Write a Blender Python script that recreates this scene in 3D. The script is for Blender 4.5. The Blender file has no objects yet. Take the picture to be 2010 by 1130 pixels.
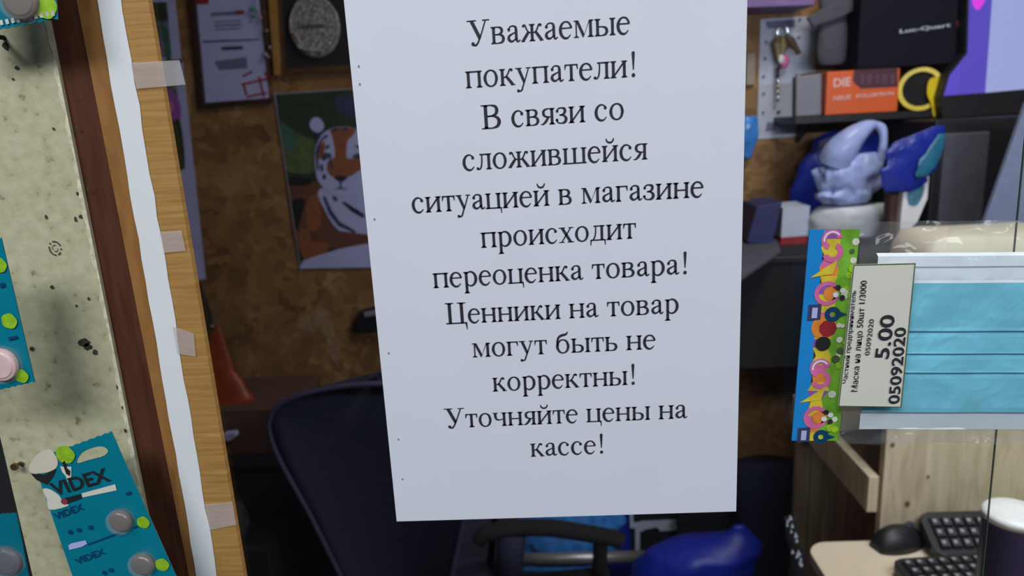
import bpy, bmesh, math, random
from mathutils import Vector, Matrix, noise

# ---------------------------------------------------------------- camera, world, lights, exposure
scene = bpy.context.scene
col = scene.collection
scene.view_settings.view_transform = 'Standard'
scene.view_settings.look = 'None'
scene.view_settings.exposure = 0.0
scene.view_settings.gamma = 1.0
scene.view_settings.use_curve_mapping = False

W, H, F = 2010.0, 1130.0, 1400.0
CAM = Vector((0.09865, -0.39848, 1.53))
YAW, PITCH, ROLL = -0.04644, 0.23443, -0.05494
_cy, _sy, _cp, _sp = math.cos(YAW), math.sin(YAW), math.cos(PITCH), math.sin(PITCH)
FW = Vector((_sy*_cp, _cy*_cp, -_sp))
_r0 = Vector((_cy, -_sy, 0)); _u0 = _r0.cross(FW)
RT = _r0*math.cos(ROLL) + _u0*math.sin(ROLL)
UP = -_r0*math.sin(ROLL) + _u0*math.cos(ROLL)
cam_data = bpy.data.cameras.new('camera')
cam = bpy.data.objects.new('camera', cam_data)
col.objects.link(cam)
m3 = Matrix((RT, UP, -FW)).transposed()
cam.matrix_world = Matrix.Translation(CAM) @ m3.to_4x4()
cam_data.sensor_width = 36.0
cam_data.lens = F/W*36.0
cam_data.clip_start = 0.02
cam_data.dof.use_dof = True
cam_data.dof.focus_distance = 0.40
cam_data.dof.aperture_fstop = 10.0
scene.camera = cam

world = bpy.data.worlds.new('shop_ambient'); scene.world = world
world.use_nodes = True
bg = world.node_tree.nodes['Background']
bg.inputs[0].default_value = (0.62, 0.70, 1.0, 1); bg.inputs[1].default_value = 0.05

def area(name, loc, target, sx, sy, power, color):
    l = bpy.data.lights.new(name, 'AREA'); l.shape = 'RECTANGLE'; l.size = sx; l.size_y = sy
    l.energy = power; l.color = color
    o = bpy.data.objects.new(name, l); col.objects.link(o)
    o.location = loc
    o.rotation_euler = (Vector(target)-Vector(loc)).to_track_quat('-Z', 'Y').to_euler()
    return o
area('shop_ceiling_lamp', (-0.55, -1.7, 2.9), (0.1, 0.0, 1.2), 1.3, 0.5, 34, (0.93, 0.97, 1.0))
area('shop_ceiling_lamp', (1.3, -1.5, 2.9), (0.5, 0.4, 1.0), 1.2, 0.4, 23, (0.95, 0.97, 1.0))
area('counter_ceiling_lamp', (0.85, 0.62, 2.55), (0.75, 0.75, 0.8), 0.6, 0.25, 12, (1.0, 0.96, 0.9))
area('added_strip_lamp', (0.85, 0.10, 1.715), (0.70, 1.2, 1.25), 0.7, 0.03, 6.0, (0.76, 0.85, 1.0))  # unseen strip light added behind the fascia to brighten the right side

# ---------------------------------------------------------------- helpers
def ray(px, py):
    return FW + RT*((px-W/2)/F) + UP*((H/2-py)/F)
def at(px, py, Y):
    d = ray(px, py); return CAM + d*((Y-CAM.y)/d.y)
def onz(px, py, Z):
    d = ray(px, py); return CAM + d*((Z-CAM.z)/d.z)
def lin(c):
    c = c/255.0
    return c/12.92 if c <= 0.04045 else ((c+0.055)/1.055)**2.4
def rgb(r, g, b): return (lin(r), lin(g), lin(b), 1.0)

MATS = {}
def mat(name, color, rough=0.6, metal=0.0, vary=0.06, vscale=40.0, bump=0.0, bscale=60.0, alpha=1.0, coat=0.0, emit=None, spec=0.5, stretch=(1, 1, 1)):
    if name in MATS: return MATS[name]
    m = bpy.data.materials.new(name); m.use_nodes = True
    nt = m.node_tree; b = nt.nodes['Principled BSDF']
    tc = nt.nodes.new('ShaderNodeTexCoord'); mp = nt.nodes.new('ShaderNodeMapping'); mp.inputs['Scale'].default_value = stretch
    nt.links.new(tc.outputs['Object'], mp.inputs['Vector'])
    nz = nt.nodes.new('ShaderNodeTexNoise'); nz.inputs['Scale'].default_value = vscale; nz.inputs['Detail'].default_value = 4
    nt.links.new(mp.outputs[0], nz.inputs['Vector'])
    rp = nt.nodes.new('ShaderNodeMapRange'); rp.inputs[1].default_value = 0.3; rp.inputs[2].default_value = 0.7
    rp.inputs[3].default_value = 1-vary; rp.inputs[4].default_value = 1+vary
    nt.links.new(nz.outputs['Fac'], rp.inputs[0])
    mx = nt.nodes.new('ShaderNodeVectorMath'); mx.operation = 'SCALE'; mx.inputs[0].default_value = color[:3]
    nt.links.new(rp.outputs[0], mx.inputs['Scale']); nt.links.new(mx.outputs[0], b.inputs['Base Color'])
    b.inputs['Roughness'].default_value = rough; b.inputs['Metallic'].default_value = metal
    b.inputs['Specular IOR Level'].default_value = spec; b.inputs['Coat Weight'].default_value = coat
    b.inputs['Coat Roughness'].default_value = 0.08
    b.inputs['Alpha'].default_value = alpha
    if bump:
        n2 = nt.nodes.new('ShaderNodeTexNoise'); n2.inputs['Scale'].default_value = bscale; n2.inputs['Detail'].default_value = 3
        nt.links.new(mp.outputs[0], n2.inputs['Vector'])
        bp = nt.nodes.new('ShaderNodeBump'); bp.inputs['Strength'].default_value = bump; bp.inputs['Distance'].default_value = 0.11/bscale
        nt.links.new(n2.outputs['Fac'], bp.inputs['Height']); nt.links.new(bp.outputs[0], b.inputs['Normal'])
    if emit:
        b.inputs['Emission Color'].default_value = emit[0]; b.inputs['Emission Strength'].default_value = emit[1]
    MATS[name] = m
    return m
def ramp_mat(name, stops, scale, detail, stretch=(1, 1, 1), rough=0.6, voronoi=None, bump=0.15, distort=0.0, spec=0.3):
    m = bpy.data.materials.new(name); m.use_nodes = True
    nt = m.node_tree; b = nt.nodes['Principled BSDF']
    tc = nt.nodes.new('ShaderNodeTexCoord'); mp = nt.nodes.new('ShaderNodeMapping'); mp.inputs['Scale'].default_value = stretch
    nt.links.new(tc.outputs['Object'], mp.inputs['Vector'])
    nz = nt.nodes.new('ShaderNodeTexNoise'); nz.inputs['Scale'].default_value = scale; nz.inputs['Detail'].default_value = detail
    nz.inputs['Distortion'].default_value = distort
    nt.links.new(mp.outputs[0], nz.inputs['Vector'])
    r = nt.nodes.new('ShaderNodeValToRGB')
    el = r.color_ramp.elements
    while len(el) < len(stops): el.new(0.5)
    for e, (p, c) in zip(el, stops): e.position = p; e.color = c
    fac = nz.outputs['Fac']
    if voronoi:
        vo = nt.nodes.new('ShaderNodeTexVoronoi'); vo.inputs['Scale'].default_value = voronoi[0]
        wp = nt.nodes.new('ShaderNodeVectorMath'); wp.operation = 'MULTIPLY_ADD'
        wp.inputs[1].default_value = (voronoi[2],)*3
        nt.links.new(nz.outputs['Color'], wp.inputs[0]); nt.links.new(mp.outputs[0], wp.inputs[2])
        nt.links.new(wp.outputs[0], vo.inputs['Vector'])
        sx = nt.nodes.new('ShaderNodeSeparateColor'); nt.links.new(vo.outputs['Color'], sx.inputs[0])
        mm = nt.nodes.new('ShaderNodeMix'); mm.inputs[0].default_value = voronoi[1]
        nt.links.new(fac, mm.inputs[2]); nt.links.new(sx.outputs[0], mm.inputs[3]); fac = mm.outputs[0]
    nt.links.new(fac, r.inputs[0]); nt.links.new(r.outputs[0], b.inputs['Base Color'])
    b.inputs['Roughness'].default_value = rough; b.inputs['Specular IOR Level'].default_value = spec
    if bump:
        bp = nt.nodes.new('ShaderNodeBump'); bp.inputs['Strength'].default_value = bump; bp.inputs['Distance'].default_value = 0.002
        nt.links.new(fac, bp.inputs['Height']); nt.links.new(bp.outputs[0], b.inputs['Normal'])
    MATS[name] = m
    return m

class MB:
    def __init__(s): s.v = []; s.f = []; s.m = []; s.slots = []
    def slot(s, m):
        if m not in s.slots: s.slots.append(m)
        return s.slots.index(m)
    def add(s, verts, faces, m):
        o = len(s.v); k = s.slot(m)
        s.v += [Vector(p) for p in verts]
        for f in faces: s.f.append([i+o for i in f]); s.m.append(k)
    def poly(s, pts, m): s.add(pts, [list(range(len(pts)))], m)
    def prism(s, pts, d, m):
        """pts: outline in space, d: extrusion vector"""
        n = len(pts); d = Vector(d); P = [Vector(p) for p in pts]
        s.add(P+[p+d for p in P], [list(range(n)), list(range(2*n-1, n-1, -1))]+[[i, i+n, (i+1) % n+n, (i+1) % n] for i in range(n)], m)
    def box(s, a, b, m):
        x0, y0, z0 = a; x1, y1, z1 = b
        s.prism([(x0, y0, z0), (x1, y0, z0), (x1, y0, z1), (x0, y0, z1)], (0, y1-y0, 0), m)
    def rings(s, R, m, cap=True):
        n = len(R[0]); vs = [p for r in R for p in r]; fs = []
        for i in range(len(R)-1):
            for j in range(n): fs.append([i*n+j, i*n+(j+1) % n, (i+1)*n+(j+1) % n, (i+1)*n+j])
        if cap: fs.append(list(range(n-1, -1, -1))); k = (len(R)-1)*n; fs.append([k+j for j in range(n)])
        s.add(vs, fs, m)
    def tube(s, path, r, m, n=10, flat=1.0):
        P = [Vector(p) for p in path]; R = []
        for i, p in enumerate(P):
            t = (P[min(i+1, len(P)-1)]-P[max(i-1, 0)]).normalized()
            a = t.cross(Vector((0.13, 0.97, 0.2)))
            if a.length < 0.2: a = t.cross(Vector((1, 0, 0)))
            a.normalize(); b = t.cross(a)
            rr = r[i] if isinstance(r, (list, tuple)) else r
            R.append([p+a*(rr*math.cos(2*math.pi*k/n))+b*(rr*flat*math.sin(2*math.pi*k/n)) for k in range(n)])
        s.rings(R, m)
    def lathe(s, c, prof, m, n=32, ax=(0, 0, 1), cap=True):
        c = Vector(c); ax = Vector(ax).normalized()
        a = ax.orthogonal().normalized(); b = ax.cross(a)
        s.rings([[c+ax*h+(a*math.cos(2*math.pi*k/n)+b*math.sin(2*math.pi*k/n))*r for k in range(n)] for r, h in prof], m, cap)
    def ball(s, c, r, m, n=16, k=10, amp=0.0, fr=10, seed=0, ry=None):
        c = Vector(c); rr = Vector((r, r, r)) if not hasattr(r, '__len__') else Vector(r)
        R = []
        for i in range(k+1):
            th = math.pi*(0.02+0.96*i/k)
            ring = []
            for j in range(n):
                ph = 2*math.pi*j/n
                d = Vector((math.sin(th)*math.cos(ph), math.sin(th)*math.sin(ph), -math.cos(th)))
                q = Vector((d.x*rr.x, d.y*rr.y, d.z*rr.z))
                if amp: q *= 1+amp*noise.noise((c+q)*fr+Vector((seed, seed*1.7, 0)))+amp*.5*noise.noise((c+q)*fr*2.7)
                ring.append(c+q)
            R.append(ring)
        s.rings(R, m)
    def disk(s, c, ru, rv, m, eu=(1, 0, 0), ev=(0, 0, 1), n=24):
        c = Vector(c); eu = Vector(eu); ev = Vector(ev)
        s.poly([c+eu*(ru*math.cos(2*math.pi*k/n))+ev*(rv*math.sin(2*math.pi*k/n)) for k in range(n)], m)
ORIGIN = {}
def link(o, parent, origin):
    col.objects.link(o)
    if parent:
        o.parent = parent
        ORIGIN[o.name] = ORIGIN[parent.name]
    else:
        o.location = origin; ORIGIN[o.name] = Vector(origin)
def build(mb, name, parent=None, origin=None, smooth=False, bevel=0.0):
    if origin is None:
        if parent: origin = ORIGIN[parent.name]
        else:
            n = len(mb.v); origin = Vector((sum(p.x for p in mb.v)/n, sum(p.y for p in mb.v)/n, min(p.z for p in mb.v)))
    origin = Vector(origin)
    me = bpy.data.meshes.new(name)
    me.from_pydata([tuple(p-origin) for p in mb.v], [], mb.f)
    for m in mb.slots: me.materials.append(m)
    me.polygons.foreach_set('material_index', mb.m)
    if smooth: me.polygons.foreach_set('use_smooth', [True]*len(me.polygons))
    me.update()
    o = bpy.data.objects.new(name, me)
    link(o, parent, origin)
    if bevel:
        b = o.modifiers.new('bevel', 'BEVEL'); b.width = bevel; b.segments = 2; b.limit_method = 'ANGLE'
    return o
def empty(name, loc):
    o = bpy.data.objects.new(name, None); o.empty_display_size = 0.02
    link(o, None, loc); return o
def tag(o, label, cat, group=None):
    o['label'] = label; o['category'] = cat
    if group: o['group'] = group
    return o
def struct(o, label=None):
    o['kind'] = 'structure'
    if label: o['label'] = label
    return o
def pxs(pts, Y): return [at(x, y, Y) for x, y in pts]
def cr(pts, n=8, closed=False):
    """Catmull-Rom through points of any dimension"""
    P = [tuple(p) for p in pts]; N = len(P); out = []
    for i in range(N if closed else N-1):
        if closed: a, b, c, d = P[(i-1) % N], P[i], P[(i+1) % N], P[(i+2) % N]
        else: a, b, c, d = P[max(i-1, 0)], P[i], P[i+1], P[min(i+2, N-1)]
        for k in range(n):
            t = k/n
            out.append(tuple(0.5*((2*q)+(r-p)*t+(2*p-5*q+4*r-s)*t*t+(3*q-p-3*r+s)*t**3) for p, q, r, s in zip(a, b, c, d)))
    if not closed: out.append(P[-1])
    return out
def text_faces(txt, bold=0.0):
    """Blender's own sans font as flat faces, in units of its size; returns verts 2D, faces, width"""
    cu = bpy.data.curves.new('t', 'FONT'); cu.body = txt; cu.size = 1.0; cu.resolution_u = 3; cu.offset = bold
    ob = bpy.data.objects.new('t', cu); col.objects.link(ob)
    bpy.context.view_layer.update()
    me = bpy.data.meshes.new_from_object(ob.evaluated_get(bpy.context.evaluated_depsgraph_get()))
    vs = [(v.co.x, v.co.y) for v in me.vertices]; fs = [list(p.vertices) for p in me.polygons]
    bpy.data.objects.remove(ob); bpy.data.curves.remove(cu); bpy.data.meshes.remove(me)
    return vs, fs
def put_text(mb, txt, a, b, h, m, up=None, bold=0.0):
    """sans text from point a to point b (baseline), cap height h"""
    vs, fs = text_faces(txt, bold)
    if not vs: return
    x0 = min(v[0] for v in vs); x1 = max(v[0] for v in vs)
    a = Vector(a); b = Vector(b); e = (b-a)/(x1-x0)
    u = Vector(up) if up else Vector((0, -1, 0)).cross(b-a)
    u = u.normalized()*(h/0.73)
    mb.add([a+e*(x-x0)+u*y for x, y in vs], fs, m)

# ---------------------------------------------------------------- serif lettering, drawn as strokes (units: 1000 per em)
class G:
    def __init__(s): s.p = []
    def P(s, *pts): s.p.append(list(pts))
    def bar(s, x0, x1, y0, y1): s.P((x0, y0), (x1, y0), (x1, y1), (x0, y1))
    def ser(s, x0, x1, y, up, w0, w1):
        """slab serif from x0..x1 at height y joined to a stem w0..w1 by brackets"""
        t = 24*up
        s.bar(x0, x1, min(y, y+t), max(y, y+t))
        s.P((w0-24, y+t), (w1+24, y+t), (w1, y+t*2.4), (w0, y+t*2.4))
    def stem(s, x, y0, y1, w=84, b='lr', t='lr', k=46):
        s.bar(x, x+w, y0, y1)
        if b: s.ser(x-k*('l' in b), x+w+k*('r' in b), y0, 1, x, x+w)
        if t: s.ser(x-k*('l' in t), x+w+k*('r' in t), y1, -1, x, x+w)
    def vs(s, pts, ws, n=7):
        c = cr([(p[0], p[1], w) for p, w in zip(pts, ws)], n)
        L = []; R = []
        for i, (x, y, w) in enumerate(c):
            x1, y1, _ = c[min(i+1, len(c)-1)]; x0, y0, _ = c[max(i-1, 0)]
            dx, dy = x1-x0, y1-y0; l = math.hypot(dx, dy) or 1
            nx, ny = -dy/l*w/2, dx/l*w/2
            L.append((x+nx, y+ny)); R.append((x-nx, y-ny))
        for i in range(len(c)-1): s.P(L[i], R[i], R[i+1], L[i+1])
    def arc(s, cx, cy, rx, ry, a0, a1, ws):
        n = len(ws); pts = []
        for i in range(n):
            a = math.radians(a0+(a1-a0)*i/(n-1)); pts.append((cx+rx*math.cos(a), cy+ry*math.sin(a)))
        s.vs(pts, ws)
    def dot(s, x, y, r): s.P(*[(x+r*math.cos(k*math.pi/8), y+r*math.sin(k*math.pi/8)) for k in range(16)])
def lower_bowl(g, x, y=0, sx=1.0):
    g.vs([(x, 240), (x+110*sx, 240), (x+215*sx, 205), (x+250*sx, 125), (x+212*sx, 45), (x+110*sx, 14), (x, 13)], [28, 32, 66, 88, 64, 30, 26])
def glyph(ch):
    g = G(); a = 500
    if ch == 'п': g.stem(60, 0, 450); g.stem(390, 0, 450); g.bar(60, 474, 414, 450); a = 535
    elif ch == 'н': g.stem(60, 0, 450); g.stem(390, 0, 450); g.bar(140, 395, 214, 248); a = 535
    elif ch in 'ий':
        g.stem(60, 0, 450); g.stem(390, 0, 450); g.vs([(130, 62), (402, 388)], [46, 46]); a = 535
        if ch == 'й': g.vs([(150, 650), (185, 568), (267, 535), (349, 568), (384, 650)], [34, 46, 50, 46, 34])
    elif ch == 'ш':
        for x in (60, 342, 624): g.stem(x, 0, 450, b='')
        g.bar(14, 754, 0, 34); a = 770
    elif ch == 'ц':
        for x in (60, 385): g.stem(x, 0, 450, b='')
        g.bar(14, 515, 0, 34); g.P((470, 34), (515, 34), (522, -140), (500, -140)); a = 535
    elif ch == 'т':
        g.stem(178, 0, 450, t=''); g.bar(22, 418, 416, 450)
        g.P((22, 450), (18, 305), (36, 305), (75, 420)); g.P((418, 450), (422, 305), (404, 305), (365, 420)); a = 437
    elif ch == 'г':
        g.stem(60, 0, 450, t='l'); g.bar(60, 385, 416, 450); g.P((385, 450), (390, 300), (372, 300), (330, 420)); a = 410
    elif ch == 'м':
        g.bar(78, 116, 0, 430); g.ser(20, 175, 0, 1, 78, 116); g.bar(20, 150, 426, 450)
        g.P((78, 450), (165, 450), (345, 70), (305, 0), (286, 0)); g.P((305, 0), (330, 75), (480, 430), (500, 430))
        g.stem(484, 0, 450, t='r'); a = 633
    elif ch == 'л':
        g.stem(360, 0, 450); g.bar(120, 440, 414, 450)
        g.vs([(192, 430), (186, 250), (160, 90), (105, 18), (45, 30)], [40, 44, 46, 40, 30]); g.dot(48, 38, 40); a = 499
    elif ch == 'д':
        g.bar(340, 424, 0, 450); g.bar(120, 470, 416, 450)
        g.vs([(190, 430), (182, 240), (150, 100), (95, 20)], [40, 42, 44, 44]); g.bar(14, 496, 0, 34)
        g.P((14, 34), (60, 34), (34, -135), (10, -135)); g.P((496, 34), (450, 34), (476, -135), (500, -135)); a = 509
    elif ch == 'к':
        g.stem(60, 0, 450); g.vs([(140, 226), (215, 240), (280, 330), (330, 425), (390, 430)], [30, 36, 44, 44, 40]); g.dot(385, 412, 38)
        g.vs([(205, 262), (300, 150), (415, 12)], [70, 84, 84]); g.bar(350, 486, 0, 24); a = 486
    elif ch == 'ж':
        g.stem(303, 0, 450)
        for q in (1, -1):
            f = lambda x, y: (345+q*x, y)
            g.vs([f(30, 226), f(105, 245), f(165, 330), f(205, 422), f(262, 430)], [30, 36, 44, 44, 40]); g.dot(*f(258, 412), 38)
            g.vs([f(95, 262), f(180, 150), f(285, 12)], [70, 84, 84]); g.bar(min(f(225, 0)[0], f(340, 0)[0]), max(f(225, 0)[0], f(340, 0)[0]), 0, 24)
        a = 690
    elif ch == 'у':
        g.P((62, 445), (158, 445), (302, 90), (256, 0)); g.vs([(418, 440), (330, 200), (240, -20), (180, -160), (90, -180)], [34, 36, 42, 46, 36]); g.dot(82, -168, 42)
        g.bar(14, 210, 426, 450); g.bar(335, 482, 426, 450); a = 500
    elif ch == 'х':
        g.P((65, 448), (165, 448), (440, 2), (338, 2)); g.vs([(400, 440), (95, 10)], [36, 36])
        g.bar(16, 218, 426, 450); g.bar(318, 480, 426, 450); g.bar(14, 186, 0, 24); g.bar(285, 490, 0, 24); a = 500
    elif ch == 'о': g.arc(250, 225, 178, 217, 0, 360, [88, 66, 36, 62, 88, 66, 36, 62, 88]); a = 500
    elif ch == 'р':
        g.stem(78, -217, 440, t='l'); g.arc(250, 225, 175, 217, 140, -140, [30, 40, 60, 88, 88, 60, 40, 30]); a = 500
    elif ch == 'с':
        g.arc(240, 225, 172, 217, 48, 325, [40, 36, 60, 88, 88, 64, 44, 24]); g.dot(350, 352, 46); a = 444
    elif ch == 'е':
        g.arc(232, 225, 168, 217, 16, 325, [66, 52, 38, 64, 88, 86, 64, 46, 22]); g.bar(80, 412, 258, 290); a = 444
    elif ch == 'а':
        g.bar(270, 350, 70, 330); g.vs([(310, 110), (328, 40), (370, 22), (432, 62)], [80, 62, 44, 22])
        g.vs([(310, 310), (298, 395), (225, 436), (140, 422), (92, 362)], [80, 66, 36, 36, 50]); g.dot(92, 345, 44)
        g.vs([(290, 268), (190, 228), (98, 175), (82, 100), (138, 38), (215, 42), (300, 110)], [30, 40, 66, 86, 62, 44, 34]); a = 444
    elif ch == 'в':
        g.stem(60, 0, 450, b='l', t='l'); g.vs([(140, 437), (235, 437), (325, 405), (350, 340), (320, 275), (235, 244), (140, 240)], [26, 32, 66, 84, 62, 32, 26]); lower_bowl(g, 140, sx=1.0); a = 472
    elif ch in 'ьы':
        g.stem(60, 0, 450, b='l'); lower_bowl(g, 140, sx=.95); a = 445
        if ch == 'ы': g.stem(505, 0, 450); a = 650
    elif ch == 'з':
        g.vs([(62, 360), (110, 420), (190, 436), (290, 405), (298, 320), (235, 255), (130, 240)], [40, 40, 34, 74, 80, 48, 26])
        g.vs([(130, 240), (255, 228), (330, 140), (295, 45), (190, 14), (85, 38), (48, 110)], [26, 48, 88, 76, 34, 36, 44]); g.dot(66, 350, 40); g.dot(54, 106, 42); a = 396
    elif ch == 'я':
        g.stem(310, 0, 450, t='r'); g.vs([(320, 436), (220, 436), (120, 400), (95, 325), (125, 250), (220, 214), (320, 214)], [26, 32, 66, 84, 64, 32, 26])
        g.vs([(245, 220), (165, 90), (70, 12)], [70, 74, 40]); g.bar(8, 110, 0, 24); a = 450
    elif ch == 'б':
        g.arc(252, 218, 178, 212, 0, 360, [88, 66, 36, 62, 88, 66, 36, 62, 88])
        g.vs([(78, 240), (82, 400), (135, 520), (245, 575), (360, 600), (420, 680)], [60, 66, 70, 74, 62, 26]); a = 509
    elif ch == 'ч':
        g.stem(352, 0, 450); g.vs([(102, 440), (100, 330), (135, 235), (240, 205), (352, 232)], [84, 84, 64, 34, 28]); g.bar(14, 190, 426, 450); a = 502
    elif ch == '!':
        g.P((120, 640), (140, 676), (195, 676), (214, 640), (182, 190), (152, 190)); g.dot(167, 42, 54); a = 333
    elif ch == 'У':
        g.P((96, 650), (208, 650), (425, 215), (360, 120)); g.vs([(580, 645), (430, 280), (330, 80), (255, 5), (180, 12)], [38, 40, 48, 54, 44]); g.dot(168, 40, 50)
        g.bar(14, 300, 636, 662); g.bar(480, 700, 636, 662); a = 708
    elif ch == 'В':
        g.stem(112, 0, 662, w=100, b='l', t='l', k=95)
        g.vs([(205, 645), (340, 645), (470, 600), (505, 500), (465, 400), (340, 352), (205, 345)], [30, 36, 80, 100, 78, 38, 32])
        g.vs([(205, 348), (380, 345), (520, 285), (562, 180), (510, 70), (370, 18), (205, 17)], [32, 38, 84, 108, 84, 38, 32]); a = 667
    elif ch == 'Ц':
        for x in (105, 500): g.stem(x, 0, 662, w=100, b='', k=90)
        g.bar(14, 705, 0, 36); g.P((640, 36), (705, 36), (712, -190), (690, -190)); a = 725
    elif ch == ' ': a = 250
    return g.p, a
def serif_line(mb, txt, a, b, scale, upv, m):
    """one printed line whose ink runs from a to b; scale = metres per 1000 units (height)"""
    x = 0; polys = []
    for ch in txt:
        p, adv = glyph(ch)
        polys += [[(u+x, v) for u, v in q] for q in p]; x += adv
    xs = [u for q in polys for u, v in q]; x0, x1 = min(xs), max(xs)
    a = Vector(a); b = Vector(b); e = (b-a)/(x1-x0)
    for q in polys: mb.poly([a+e*(u-x0)+upv*(v*scale/1000.0) for u, v in q], m)

# ---------------------------------------------------------------- materials
M = {}
M['paper'] = mat('white_paper', rgb(224, 228, 239), .75, vary=.012, vscale=25)
M['lavdim'] = mat('faded_violet_ink', rgb(96, 66, 86), .7)
M['ink'] = mat('black_ink', rgb(38, 38, 48), .7)
M['strip'] = mat('white_strip', rgb(232, 236, 238), .45, vary=.03, vscale=12)
M['tape'] = mat('clear_tape', rgb(225, 220, 220), .25, alpha=.26, bump=.3, bscale=200)
M['beige'] = ramp_mat('beige_paint', [(0.26, rgb(128, 126, 98)), (0.37, rgb(184, 180, 146)), (0.6, rgb(196, 192, 160)), (0.8, rgb(202, 198, 168))], 150, 6, rough=.55, bump=.25)
M['beige_dirt'] = mat('dirt', rgb(60, 55, 45), .9, vary=.4, vscale=300)
M['beige_edge'] = mat('chipped_edge', rgb(212, 206, 178), .8, vary=.25, vscale=300)
M['dark_trim'] = ramp_mat('dark_brown_wood', [(0.3, rgb(66, 32, 18)), (0.7, rgb(90, 50, 30))], 30, 4, (6, 6, .6), rough=.7, bump=.1)
M['wood_light'] = ramp_mat('light_wood', [(0.3, rgb(158, 116, 62)), (0.5, rgb(174, 132, 74)), (0.7, rgb(186, 146, 88))], 60, 5, (.35, .35, 8), rough=.5, bump=.06, distort=.5)
M['wood_mid'] = ramp_mat('amber_wood', [(0.25, rgb(132, 88, 44)), (0.75, rgb(168, 122, 70))], 45, 5, (2, 2, .6), rough=.5, bump=.1, distort=.8)
M['osb'] = ramp_mat('chipboard', [(0.2, rgb(98, 70, 42)), (0.42, rgb(130, 96, 58)), (0.6, rgb(146, 110, 68)), (0.85, rgb(176, 140, 96))], 9, 6, rough=.6, voronoi=(26, .38, .25), bump=.2)
M['ply'] = ramp_mat('plywood', [(0.25, rgb(176, 160, 130)), (0.5, rgb(204, 190, 160)), (0.75, rgb(216, 204, 178))], 18, 5, (3, 3, .5), rough=.6, bump=.06, distort=.6)
M['knot'] = mat('wood_knot', rgb(150, 130, 102), .7, vary=.3, vscale=200)
M['plank'] = ramp_mat('grey_brown_planks', [(0.3, rgb(140, 122, 104)), (0.7, rgb(178, 160, 138))], 14, 4, (3, 3, .4), rough=.6, bump=.05)
M['plank_gap'] = mat('plank_gap', rgb(50, 42, 36), .9)
M['desk'] = mat('pale_laminate', rgb(224, 210, 184), .45, vary=.03, vscale=30)
M['black'] = mat('black_plastic', rgb(26, 26, 30), .45)
M['blackm'] = mat('black_matte', rgb(22, 21, 24), .9)
M['navy'] = mat('navy_fabric', rgb(30, 33, 58), .8, vary=.15, vscale=60)
M['navy2'] = mat('navy_card', rgb(40, 44, 92), .6, vary=.1)
M['navyrim'] = mat('dark_violet_piping', rgb(70, 66, 96), .5)
M['floor'] = mat('dark_floor', rgb(70, 62, 56), .7, vary=.15, vscale=12)
M['bluebag'] = mat('blue_polythene', rgb(24, 44, 150), .3, vary=.25, vscale=25, bump=.8, bscale=45)
M['bluebag2'] = mat('bright_blue_polythene', rgb(66, 136, 216), .2, vary=.35, vscale=35, bump=.9, bscale=60)
M['deepblue'] = mat('deep_blue_polythene', rgb(18, 40, 160), .45, vary=.12, vscale=20, bump=.5, bscale=30)
M['tealbag'] = mat('teal_polythene', rgb(40, 110, 140), .3, vary=.25, vscale=40, bump=.7, bscale=60)
M['whitebag'] = mat('thin_white_polythene', rgb(172, 188, 242), .32, vary=.12, vscale=30, bump=.9, bscale=45, alpha=.88)
M['greybag'] = mat('grey_white_polythene', rgb(196, 202, 206), .4, vary=.1, vscale=30, bump=.7, bscale=50)
M['grey'] = mat('grey_card', rgb(130, 132, 144), .7, vary=.08)
M['greyd'] = mat('dark_grey_card', rgb(74, 74, 86), .7, vary=.15)
M['greyl'] = mat('pale_grey_board', rgb(188, 196, 214), .6, vary=.05)
M['greyb'] = mat('blue_grey_board', rgb(128, 136, 172), .6, vary=.05)
M['metal'] = mat('grey_metal', rgb(160, 158, 160), .35, metal=.6)
M['chrome'] = mat('bright_metal', rgb(215, 215, 215), .15, metal=1.0)
M['brass'] = mat('old_brass', rgb(110, 96, 66), .35, metal=.7)
M['gold'] = mat('gilded_wood', rgb(168, 126, 66), .4, vary=.15, vscale=50, coat=.2)
M['goldd'] = mat('dark_gilded_wood', rgb(84, 56, 30), .5, vary=.15)
M['brownf'] = mat('brown_frame', rgb(56, 34, 24), .5)
M['lav'] = mat('lavender_paper', rgb(180, 186, 236), .6, vary=.05, vscale=18)
M['lavd'] = mat('printed_grey', rgb(112, 112, 150), .7)
M['dkblue'] = mat('dark_blue_ink', rgb(52, 56, 92), .7)
M['red'] = mat('red_ink', rgb(150, 50, 66), .6)
M['redb'] = mat('red_card', rgb(150, 36, 44), .5)
M['orange'] = mat('orange_card', rgb(226, 98, 40), .5, vary=.03)
M['orangebag'] = mat('orange_polythene', rgb(136, 54, 20), .45, vary=.3, vscale=30, bump=.8, bscale=50)
M['maroon'] = mat('maroon_shade', rgb(84, 42, 50), .5)
M['peach'] = mat('pale_pink_ink', rgb(238, 196, 190), .6)
M['white'] = mat('white_plastic', rgb(235, 235, 238), .35)
M['yellow'] = mat('yellow_plastic', rgb(235, 208, 30), .35, vary=.06)
M['green'] = mat('leaf_green_ink', rgb(116, 176, 52), .4, vary=.25, vscale=90)
M['greend'] = mat('dark_green_ink', rgb(44, 58, 40), .6, vary=.3, vscale=30)
M['greenm'] = mat('moss_green_ink', rgb(82, 100, 60), .6, vary=.3, vscale=30)
M['tealp'] = mat('green_teal_ink', rgb(66, 104, 92), .6, vary=.2, vscale=40)
M['lime'] = mat('lime_ink', rgb(150, 196, 40), .45, vary=.2, vscale=200)
M['teal'] = mat('teal_card', rgb(0, 126, 148), .32, vary=.05, vscale=40, coat=.25)
M['tealdark'] = mat('dark_teal_ink', rgb(10, 66, 104), .4)
M['dome'] = mat('pale_dome_print', rgb(214, 206, 188), .5)
M['cell'] = mat('coin_cell_steel', rgb(128, 108, 100), .4, metal=.5)
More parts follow.
